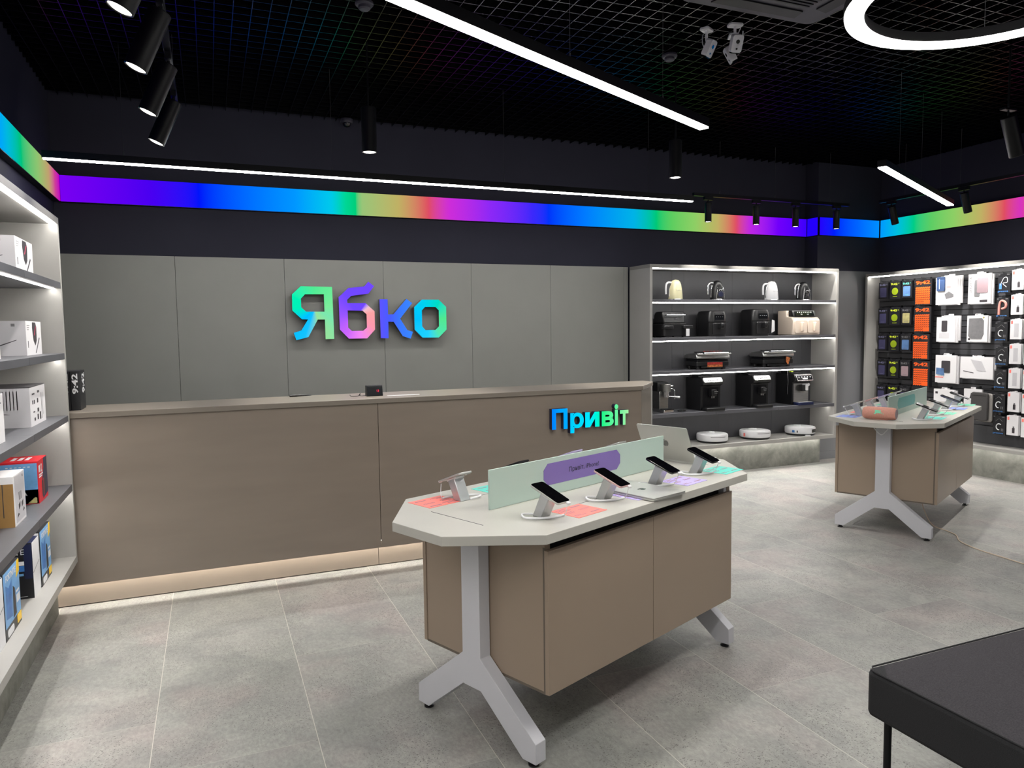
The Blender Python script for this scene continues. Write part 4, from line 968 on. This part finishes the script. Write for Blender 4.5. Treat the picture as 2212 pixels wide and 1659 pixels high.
# ------------------------------------------------------------------ boxed goods on the left shelving (local x -> +y, local y -> -x)
def lbox(name, label, cat, x, y0, z, w_, d, h, mats, deco, rz=0.0, group=None):
    """front face in the local XZ plane at y=0; deco(g) adds prints. local left face x=0 looks towards the viewer"""
    g = G().box(0, 0, 0, w_, d, h, 0); deco(g, w_, d, h)
    o = obj(name, g, mats, loc=(x, y0, z + .0004), rot=(0, 0, R(90 + rz))); tag(o, label, cat, group); return o
def left_text(g, s_, y_from_front, z, h, m, w_=None):
    """lettering on the local x=0 face, reading left to right for someone looking along +x"""
    mx = Matrix(((0, 0, -1, -.0008), (-1, 0, 0, y_from_front), (0, 1, 0, z), (0, 0, 0, 1)))
    g.text(s_, 0, 0, h, 0, m, w=w_, mtx=mx)
def left_rect(g, y0, z0, y1, z1, m): g.box(-.0006, y0, z0, 0, y1, z1, m)
def left_poly(g, pts, m): g.prism(pts, -.0007, 0, 'x', m)
def hair(g, w_, d, h):
    g.prism([(w_ * .42, h * .97), (w_ * .62, h * .97), (w_ * .68, h * .82), (w_ * .66, h * .42), (w_ * .56, h * .28), (w_ * .46, h * .42), (w_ * .40, h * .8)], -.0007, 0, 'y', 1)
    g.prism([(w_ * .56, h * .05), (w_ * .60, h * .05), (w_ * .86, h * .48), (w_ * .83, h * .52)], -.0007, 0, 'y', 1)
    g.prism([(w_ * .50, h * .60), (w_ * .52, h * .57), (w_ * .64, h * .84), (w_ * .62, h * .86)], -.0010, -.0007, 'y', 2)
    for k in range(3): g.box(w_ * .08, -.0005, h * (.86 - .06 * k), w_ * (.24 - .03 * k), 0, h * (.875 - .06 * k), 3)
    g.box(w_ * .10, -.0005, h * .22, w_ * .13, 0, h * .42, 1)
    left_rect(g, 0.0, 0, d, h, 4)
    left_poly(g, [(d * .98, h * .62), (d * .98, h * .36), (d * .55, h * .42), (d * .55, h * .62), (d * .72, h * .70)], 1)
    g.prism([(d * .98, h * .5), (d * .56, h * .6), (d * .56, h * .57), (d * .98, h * .46)], -.0010, -.0007, 'x', 2)
    g.prism([(d * .9, h * .16), (d * .88, h * .12), (d * .2, h * .44), (d * .2, h * .46)], -.0007, 0, 'x', 1)
    g.prism([(d * .30, h * .84), (d * .22, h * .84), (d * .22, h * .92), (d * .30, h * .92)], -.0007, 0, 'x', 3)
hm = ['offwhite', 'darkprint', 'pinkline', 'greyprint', 'greycard']
lbox('styler_box', 'white boxed hair tool on the top shelf of the left shelving', 'box', -.78, 3.865, 1.840, .35, .24, .158, hm, hair)
lbox('styler_box', 'white boxed hair tool on the second shelf of the left shelving, farther back', 'box', -.818, 4.17, 1.458, .345, .2, .168, hm, hair)
lbox('styler_box', 'white box on the second shelf at the left picture edge', 'box', -.80, 3.30, 1.458, .30, .2, .19, hm, lambda g, w_, d, h: g.box(w_ * .9, -.0006, h * .1, w_ * .95, 0, h * .13, 3))
def styler3(g, w_, d, h):
    for (a, b, c_, d_) in ((.14, .80, .30, .84), (.48, .82, .60, .88), (.14, .56, .20, .66), (.24, .56, .30, .66), (.44, .56, .52, .68), (.18, .34, .28, .37), (.44, .32, .54, .42), (.22, .12, .30, .2), (.42, .12, .50, .26), (.58, .10, .66, .30), (.72, .1, .74, .8), (.8, .2, .81, .8)):
        g.box(w_ * a, -.0006, h * b, w_ * c_, 0, h * d_, 1 if c_ < .7 else 3)
    left_rect(g, 0, 0, d, h, 4)
    for k in range(5): left_rect(g, d * (.25 + .07 * k), h * (.95 - .5), d * (.27 + .07 * k), h * .93, 3)
    left_poly(g, [(d * .95, h * .34), (d * .95, h * .37), (d * .5, h * .36), (d * .4, h * .34)], 1)
    g.box(0, .0, h, w_, d, h + .004, 1)
lbox('styler_box', 'white box with accessory icons and dark lid on the third left shelf', 'box', -.802, 4.085, 1.117, .345, .2, .188, hm, styler3)
lbox('styler_box', 'white box on the third left shelf at the picture edge', 'box', -.80, 3.24, 1.117, .35, .2, .2, hm, lambda g, w_, d, h: g.box(w_ * .3, -.0006, h * .8, w_ * .9, 0, h * .83, 3))
def sw(g, w_, d, h):
    g.prism([(w_ * .42, h * .04), (w_ * .98, h * .12), (w_ * .98, h * .98), (w_ * .62, h * .99), (w_ * .60, h * .78), (w_ * .44, h * .55)], -.0006, 0, 'y', 3)
    g.prism([(w_ * .34, h * .10), (w_ * .80, h * .16), (w_ * .80, h * .55), (w_ * .34, h * .48)], -.0010, -.0006, 'y', 2)
    g.prism([(w_ * .50, h * .12), (w_ * .53, h * .12), (w_ * .53, h * .52), (w_ * .50, h * .51)], -.0014, -.0010, 'y', 0)
    g.text('2', w_ * .30, h * .70, h * .2, -.0009, 1, bold=.03)
    g.box(w_ * .08, -.0008, h * .72, w_ * .15, 0, h * .88, 1); g.box(w_ * .17, -.0008, h * .72, w_ * .24, 0, h * .88, 1)
    g.box(w_ * .08, -.0008, h * .64, w_ * .5, 0, h * .67, 1); g.box(w_ * .08, -.0008, h * .59, w_ * .4, 0, h * .62, 1)
    left_rect(g, 0.004, h * .01, d, h * .96, 4)
    left_rect(g, 0.004, h * .01, d, h * .34, 3)
    g.prism([(0.01, h * .02), (d * .3, h * .02), (d * .1, h * .16), (0.01, h * .14)], -.0011, -.0006, 'x', 5)
    g.prism([(d * .35, h * .28), (d * .7, h * .34), (d * .3, h * .2)], -.0012, -.0006, 'x', 1)
    for k in range(6): g.box(-.0009, d * (.2 + .11 * k), h * .87, 0, d * (.26 + .11 * k), h * .89, 1)
    for k in range(3): g.box(w_ * .3, d * .3 + k * .03, h, w_ * .75, d * .3 + .018 + k * .03, h + .0006, 1)
lbox('game_console_box', 'red and blue game console box with a white 2 on the fourth left shelf', 'box', -.798, 4.145, .735, .205, .165, .208, ['red', 'whitetext', 'darkprint', 'navy', 'skyblue', 'goldprint'], sw)
def wb(g, w_, d, h):
    g.box(w_ * .12, -.0006, h * .05, w_ * .95, 0, h * .98, 1)
    for k in range(3): g.box(w_ * (.42 + .09 * k), -.001, h * .46, w_ * (.455 + .09 * k), 0, h * .62, 2)
    for a in (.36, .62): g.prism([(w_ * a, h * .38), (w_ * (a + .16), h * .42), (w_ * (a + .14), h * .32), (w_ * (a + .02), h * .28)], -.001, 0, 'y', 2)
    g.prism([(w_ * .2, h * .14), (w_ * .42, h * .18), (w_ * .3, h * .22)], -.001, 0, 'y', 2); g.prism([(w_ * .7, h * .18), (w_ * .88, h * .2), (w_ * .8, h * .26)], -.001, 0, 'y', 2)
    g.box(w_ * .8, -.001, h * .88, w_ * .84, 0, h * .93, 2)
    left_rect(g, .0, 0, d, h * .86, 3); g.box(-.001, 0.0, 0, -.0006, d * .12, h * .24, 3)
    g.box(-.0009, d * .22, h * .2, 0, d * .24, h * .86, 2)
lbox('toothbrush_box', 'white box with blue tinted front and cardboard sleeve on the fourth left shelf', 'box', -.80, 3.665, .735, .205, .17, .218, ['offwhite', 'greycard', 'darkprint', 'cardboard'], wb)
lbox('black_device_box', 'dark box standing behind the cardboard sleeve on the fourth left shelf', 'box', -.93, 3.93, .735, .10, .06, .235, ['packblack'], lambda *a: None)
def art(g, w_, d, h):
    g.box(w_ * .02, -.0006, h * .18, w_ * .98, 0, h * .99, 1)
    g.prism([(w_ * .1, h * .3), (w_ * .45, h * .25), (w_ * .5, h * .8), (w_ * .3, h * .72), (w_ * .12, h * .8)], -.0009, -.0006, 'y', 2)
    g.prism([(w_ * .5, h * .2), (w_ * .7, h * .22), (w_ * .66, h * .62), (w_ * .55, h * .68)], -.0011, -.0006, 'y', 0)
    g.prism([(w_ * .78, h * .74), (w_ * .99, h * .80), (w_ * .99, h * .99), (w_ * .86, h * .99)], -.0012, -.0006, 'y', 3)
    g.box(w_ * .72, -.0012, h * .04, w_ * .98, 0, h * .17, 3)
    g.box(w_ * .74, -.0012, h * .36, w_ * .95, 0, h * .48, 4); g.box(w_ * .74, -.0012, h * .52, w_ * .92, 0, h * .55, 4)
    g.prism(rrect(w_ * .12, h * .02, w_ * .5, h * .13, .012), -.001, 0, 'y', 4)
    g.text('FORTNITE', w_ * .14, h * .84, h * .1, -.0014, 4, w=w_ * .62, bold=.03)
    left_rect(g, 0.004, 0.004, d, h - .004, 4)
am = ['packblack', 'skyblue', 'blue', 'yellow', 'whitetext', 'navy']
lbox('game_console_box', 'blue printed console box on the bottom left shelf, farthest from the viewer', 'box', -.80, 4.10, .330, .235, .22, .272, am, art)
def spine(g, w_, d, h):
    g.box(.0, -.0006, 0, w_, 0, h, 4)
    g.prism([(w_ * .03, h * .45), (w_ * .97, h * .56), (w_ * .97, h * .57), (w_ * .03, h * .46)], -.0010, -.0006, 'y', 0)
    g.box(0, 0, h, w_, d, h + .0005, 5)
    left_rect(g, 0.002, h * .36, .035, h * .98, 5)
    left_text(g, 'FORTNITE', .190, h * .80, h * .10, 4, w_=.158)
    g.box(-.0012, .034, h * .50, 0, .11, h * .60, 2); g.box(-.0012, .034, h * .61, 0, .10, h * .68, 4); g.box(-.0012, .038, h * .42, 0, .11, h * .46, 1)
    g.box(-.0012, d * .12, h * .04, 0, d * .3, h * .045, 4)
lbox('game_console_box', 'black and white console box lettered FORTNITE between the two blue boxes', 'box', -.803, 3.945, .330, .135, .22, .262, am, spine)
lbox('game_console_box', 'blue printed console box on the bottom left shelf, nearer the viewer', 'box', -.797, 3.40, .330, .26, .22, .275, am, art)
lbox('game_console_box', 'white console box at the left picture edge on the bottom left shelf', 'box', -.797, 3.25, .330, .14, .22, .27, am, spine)

# ------------------------------------------------------------------ hanging accessories on the slatwall
XW, XF = 7.296, 7.18
hook0 = None
def hook(y, z, label, front=XF - .03):
    global hook0
    if hook0 is None:
        hook0 = thing('display_hook', label, 'hook', (XW, y, z), R(-90), 'slatwall hooks')
        obj('prong', G().tube([(0, 0, .004), (0, -.06, .0), (0, -.145, .0), (0, -.150, .010)], .0020, 6, sub=2), 'blackmetal', hook0)
        obj('back_clip', G().box(-.010, -.004, -.012, .010, .0, .012), 'blackmetal', hook0)
    else: dup(hook0, (XW, y, z), None, label)
def pack(name, label, y0, ztop, w_, h, d, mats, deco, group, x=XF, rz=0):
    g = G().box(0, 0, 0, w_, d, h, 0); deco(g, w_, h)
    o = obj(name, g, mats, loc=(x, y0, ztop - h), rot=(0, 0, R(-90 + rz)))
    tag(o, label, 'package', group); return o
packs = {}
def repack(key, y0, ztop, label, mk, x=XF):
    if key not in packs: packs[key] = mk(); o = packs[key]
    else: o = packs[key].copy(); COL.objects.link(o)
    o.location = (x, y0, ztop - float(o['h_'])) ; o['label'] = label; return o
def d_case(textm, printm, disc=False):
    def f(g, w_, h):
        g.box(w_ * .02, -.0008, h * .015, w_ * .98, 0, h * .985, 0)
        g.text('9:42', w_ * .10, h * .78, h * .12, -.0012, 1, w=w_ * .62, bold=.03); g.text('13', w_ * .78, h * .83, h * .07, -.0012, 1)
        if disc:
            g.cyl((w_ * .5, -.004, h * .43), (w_ * .5, 0, h * .43), h * .20, n=32, m=2); g.box(w_ * .3, -.0012, h * .12, w_ * .7, 0, h * .155, 2)
        else:
            g.prism(rrect(w_ * .16, h * .10, w_ * .84, h * .68, .01), -.0035, 0, 'y', 2); g.box(w_ * .32, -.0042, h * .17, w_ * .68, -.0035, h * .185, 1)
        g.prism(rrect(w_ * .32, h * 1.0, w_ * .68, h * 1.06, .004), .008, .010, 'y', 0)
    return f
def d_orange(g, w_, h):
    g.box(w_ * .02, -.0008, h * .01, w_ * .98, 0, h * .99, 0)
    g.text('9:42', w_ * .06, h * .80, h * .145, -.0014, 1, w=w_ * .84, bold=.04)
    nx, nz = 7, 8
    for i in range(nx):
        for j in range(nz):
            x = w_ * (.06 + .84 * i / nx); z = h * (.05 + .66 * j / nz); a = w_ * .84 / nx; b = h * .66 / nz
            if j < 2 and i >= 4: continue
            g.prism([(x, z), (x + a * .96, z + b * .30), (x + a * .96, z + b * .98), (x, z + b * .72)], -.0014, -.0008, 'y', 1)
            g.prism([(x + a * .1, z + b * .2), (x + a * .55, z + b * .1), (x + a * .1, z - b * .12)], -.0014, -.0008, 'y', 1)
    g.box(w_ * (.06 + .84 * 4 / 7), -.0014, h * .05, w_ * .90, -.0008, h * .05 + h * .66 * .24, 1)
    g.prism(rrect(w_ * .38, h, w_ * .62, h * 1.04, .004), .008, .010, 'y', 0)
rows = [2.044, 1.747, 1.450, 1.155, .862]
cn = ['top', 'second', 'third', 'fourth', 'fifth']
c3m = [('cyantext', 'blueprint', 'aqua lettered'), ('greyprint', 'goldprint', 'gold printed'), ('greyprint', 'blueprint', 'blue printed'), ('greyprint', 'pinkprint', 'pink printed'), ('greyprint', 'purple', 'dark printed')]
def mkp(name, w_, h, d, mats, deco, group):
    def f():
        o = pack(name, '', 0, 1, w_, h, d, mats, deco, group); o['h_'] = h; return o
    return f
for k, z in enumerate(rows):
    j = 0.01 * random.uniform(-1, 1)
    repack('c1', 6.243 + j * .3, z, 'black phone case pack with purple print, %s row from the top of the slatwall' % cn[k], mkp('phone_case_pack', .125, .19, .03, ['packblack', 'lilactext', 'purple'], d_case(0, 0), 'purple phone case packs'))
    hook(6.18 + j * .3, z + .013, 'slatwall hook over the purple case pack, %s row' % cn[k])
    repack('c2', 6.094 + j * .3, z + .004, 'black pack with lime green disc, %s row from the top of the slatwall' % cn[k], mkp('charger_pack', .138, .20, .035, ['packblack', 'limetext', 'lime'], d_case(0, 0, True), 'lime disc charger packs'))
    hook(6.025 + j * .3, z + .017, 'slatwall hook over the lime disc pack, %s row' % cn[k])
    tm, pm, nm = c3m[k]
    repack('c3%d' % k, 5.938, z, 'black %s 9:42 pack in the third slatwall column, %s row' % (nm, cn[k]), mkp('phone_case_pack', .13, .19, .032, ['packblack', tm, pm], d_case(0, 0), 'printed case packs in the third column'))
    hook(5.873, z + .013, 'slatwall hook over the third column pack, %s row' % cn[k])
    if k < 4:
        repack('c4', 5.775 + (.012 if k == 2 else 0), z + .003, 'large orange patterned 9:42 pack, %s row from the top' % cn[k], mkp('tablet_case_pack', .208, .282 if k < 3 else .282, .04, ['packblack', 'orange'], d_orange, 'orange patterned packs'))
        hook(5.67, z + .016, 'slatwall hook over the orange pack, %s row' % cn[k])
# white tablet case packs, hanging in stacks
def d_tab(kind):
    def f(g, w_, h):
        g.prism(rrect(w_ * .36, h, w_ * .64, h * 1.07, .004), .006, .008, 'y', 0)
        if kind == 0:
            g.box(w_ * .40, -.0008, h * .2, w_ * .85, 0, h * .9, 1); g.prism([(w_ * .42, h * .38), (w_ * .62, h * .48), (w_ * .84, h * .36), (w_ * .84, h * .26), (w_ * .5, h * .2)], -.0012, 0, 'y', 2); g.box(w_ * .5, -.0012, h * .62, w_ * .7, 0, h * .66, 3)
        elif kind == 1:
            g.prism(rrect(w_ * .28, h * .24, w_ * .52, h * .80, .01), -.003, 0, 'y', 2); g.prism(rrect(w_ * .40, h * .36, w_ * .88, h * .86, .01), -.005, -.0005, 'y', 4)
            g.text('SKINARMA', w_ * .16, h * .38, .022, -.0012, 5, w=h * .52, rot=90); g.box(w_ * .52, -.001, h * .05, w_ * .86, 0, h * .13, 5)
        elif kind == 2:
            g.prism(rrect(w_ * .28, h * .42, w_ * .58, h * .86, .008), -.003, 0, 'y', 5); g.box(w_ * .15, -.0008, h * .14, w_ * .7, 0, h * .36, 1)
        elif kind == 3:
            g.prism([(w_ * .08, h * .22), (w_ * .2, h * .12), (w_ * .72, h * .12), (w_ * .82, h * .3), (w_ * .82, h * .8), (w_ * .72, h * .9), (w_ * .1, h * .9)], -.004, 0, 'y', 2)
            g.cyl((w_ * .12, -.001, h * .1), (w_ * .12, 0, h * .1), .012, m=5, n=12); g.cyl((w_ * .8, -.001, h * .92), (w_ * .8, 0, h * .92), .010, m=6, n=12)
        elif kind == 4:
            g.prism(rrect(w_ * .30, h * .36, w_ * .72, h * .80, .01), -.003, 0, 'y', 5); g.prism([(w_ * .05, h * .30), (w_ * .45, h * .26), (w_ * .42, h * .52), (w_ * .05, h * .54)], -.0038, 0, 'y', 7); g.box(w_ * .0, -.0012, h * .18, w_ * .4, 0, h * .215, 3)
        elif kind == 5:
            g.prism([(w_ * .33, h * .88), (w_ * .66, h * .80), (w_ * .80, h * .34), (w_ * .52, h * .38)], -.002, 0, 'y', 1); g.prism([(w_ * .1, h * .32), (w_ * .42, h * .24), (w_ * .42, h * .27), (w_ * .1, h * .35)], -.001, 0, 'y', 5)
        elif kind == 6:
            g.box(w_ * .08, -.001, h * .82, w_ * .2, 0, h * .9, 5)
        elif kind == 7:
            g.text('DELTA', w_ * .45, h * .30, .03, -.0012, 5, w=h * .5, rot=90, bold=.04) if False else g.box(w_ * .35, -.001, h * .4, w_ * .55, 0, h * .46, 5)
            g.prism([(w_ * .3, h * .6), (w_ * .6, h * .62), (w_ * .55, h * .8), (w_ * .4, h * .86)], -.001, 0, 'y', 5)
    return f
wm = ['offwhite', 'greycard', 'greyprint', 'coral', 'pinkprint', 'darkprint', 'goldprint', 'blueprint']
WT = [(5.52, 2.047, .24, .285, 0, 'with a navy case above, top row', 2), (5.16, 2.057, .235, .30, 1, 'lettered SKINARMA with a mauve case, top row', 1), (5.50, 1.631, .21, .26, 2, 'with a small dark case print, middle row', 2),
      (5.16, 1.639, .215, .265, 3, 'with a grey case window, middle row', 1), (5.50, 1.229, .235, .29, 4, 'with a tablet picture and orange line, third row', 1), (5.22, 1.221, .345, .22, 5, 'wide, with a folding stand picture, third row', 1),
      (5.51, .868, .235, .28, 6, 'plain with a small dark square, behind the far table', 1), (5.17, .892, .19, .28, 7, 'with black print hanging beside the felt sleeves', 1)]
for (y0, zt_, w_, h, kd, lab, extra) in WT:
    o = pack('tablet_case_pack', 'white tablet pack ' + lab, y0, zt_, w_, h, .018, wm, d_tab(kd), 'white tablet case packs')
    if kd == 7: extra = 0
    for e in range(extra):
        c = o.copy(); COL.objects.link(c); c.location = (XF + .0205 * (e + 1), y0 - .012 * (e + 1), zt_ - h - .008 * (e + 1) * (1 if e % 2 == 0 else -.8)); c['label'] = ('white pack %s the one %s' % (('directly behind', 'two behind')[e], lab))
    hook(y0 - w_ / 2, zt_ + .012, 'slatwall hook over the white pack ' + lab)
g = G().prism(rrect(0, 0, .09, .15, .012), 0, .010, 'y', 0).box(.03, -.001, .02, .034, 0, .13, 1)
o = obj('navy_case', g, ['navycase', 'white'], loc=(XF - .011, 5.505, 1.905), rot=(0, 0, R(-90))); o.name = 'tablet_case_pack'; tag(o, 'dark blue case in front of the top left white tablet pack', 'package', None)
# black cable packs with blue lettering, and white cable packs with red tags
def d_pr(kind):
    def f(g, w_, h):
        g.text('proove', w_ * .02, h * .02, h * .09, -.0012, 1, w=w_ * .82, bold=.02)
        if kind == 0: g.tube([(w_ * .2, -.002, h * .4), (w_ * .45, -.003, h * .75), (w_ * .7, -.002, h * .8), (w_ * .75, -.002, h * .55), (w_ * .4, -.003, h * .5), (w_ * .7, -.002, h * .3)], .003, 6, 3); g.box(w_ * .1, -.001, h * .2, w_ * .3, 0, h * .5, 1)
        elif kind == 1: 
            v = []
            g.tube([(w_ * .22, -.003, h * .14), (w_ * .26, -.003, h * .70), (w_ * .45, -.003, h * .86), (w_ * .74, -.003, h * .74), (w_ * .74, -.003, h * .52), (w_ * .45, -.003, h * .44)], .011, 8, 2)
        else:
            pts = [(w_ * (.5 + .22 * math.cos(R(a))), -.003, h * (.42 + .16 * math.sin(R(a)))) for a in range(50, 300, 25)]
            g.tube(pts, .0045, 8, 3)
            for a in (.66, .78): g.box(w_ * a, -.001, h * .2, w_ * (a + .06), 0, h * .34, 4)
            g.tube([(w_ * .2, -.002, h * .7), (w_ * .5, -.002, h * .85), (w_ * .75, -.002, h * .72)], .0015, 6, 4)
        g.box(w_ * .02, -.0008, h * .94, w_ * .16, 0, h * .98, 4); g.box(w_ * .7, -.0008, h * .93, w_ * .9, 0, h * .98, 4)
        g.prism(rrect(w_ * .34, h, w_ * .62, h * 1.05, .003), .008, .010, 'y', 0)
    return f
def d_wr(kind):
    def f(g, w_, h):
        g.box(w_ * .06, -.0012, h * .78, w_ * .22, 0, h * .94, 1)
        if kind == 0: g.box(w_ * .48, -.0012, h * .12, w_ * .70, 0, h * .38, 2); g.box(w_ * .53, -.0014, h * .38, w_ * .66, 0, h * .46, 3)
        else: g.box(w_ * .35, -.0012, h * .12, w_ * .72, 0, h * .8, 4)
        g.prism(rrect(w_ * .34, h, w_ * .66, h * 1.05, .003), .004, .006, 'y', 0)
    return f
prz = [2.039, 1.803, 1.568, 1.330, 1.101, .862, .645]
wrz = [2.066, 1.829, 1.592, 1.354, 1.117, .888, .659]
on = ['top', 'second', 'third', 'fourth', 'fifth', 'sixth', 'lowest']
for k in range(7):
    kd = 0 if k == 0 else (1 if k == 1 else 2)
    repack('pr%d' % kd, 4.856 + .006 * (k % 3), prz[k], 'black cable pack lettered proove, %s of its column' % on[k], mkp('cable_pack', .122, .186, .028, ['packblack', 'prblue', 'prpink', 'whitetext', 'greyprint'], d_pr(kd), 'black cable packs lettered proove'))
    hook(4.79, prz[k] + .01, 'slatwall hook over the proove pack, %s of its column' % on[k])
    wk = 0 if k in (0, 1, 5, 6) else 1
    o = repack('wr%d' % wk, 4.722, wrz[k], 'white cable pack with red tag, %s of its column' % on[k], mkp('cable_pack', .112, .19, .012, ['offwhite', 'coral', 'darkprint', 'greyprint', 'greycard'], d_wr(wk), 'white cable packs with red tags'))
    c = o.copy(); COL.objects.link(c); c.location = (XF + .015, 4.716, wrz[k] - .19 + .004); c['label'] = 'white cable pack directly behind the %s red tagged one' % on[k]
    hook(4.668, wrz[k] + .012, 'slatwall hook over the red tagged pack, %s of its column' % on[k])
    if k >= 3:
        o = repack('wr0', 4.585, wrz[k] - .006, 'white red tagged pack in the column at the right picture edge, %s row' % on[k], None)
        hook(4.53, wrz[k] + .006, 'slatwall hook at the right picture edge, %s row' % on[k])
# felt laptop sleeves
for k, (y0, z0, m_, lab, xx) in enumerate(((5.055, .585, 'bagdark', 'dark grey felt laptop sleeve hanging in front of the other sleeves', XF - .06), (5.035, .575, 'baglight', 'light grey felt laptop sleeve behind the dark one', XF - .025), (5.01, .565, 'bagdark', 'second dark felt sleeve, behind the light grey one', XF + .01), (5.00, .562, 'baglight', 'light felt sleeve, rearmost of the four, close to the slats', XF + .045))):
    t = thing('laptop_sleeve', lab, 'laptop sleeve', (xx, y0, z0), R(-90), 'felt laptop sleeves')
    obj('sleeve_body', G().prism(rrect(0, 0, .175, .285, .025), 0, .026, 'y'), m_, t, bevel=.008)
    obj('zip', G().box(.02, -.0008, .25, .155, .0, .254), 'black', t)
hook(4.95, .90, 'slatwall hook holding the felt sleeves')
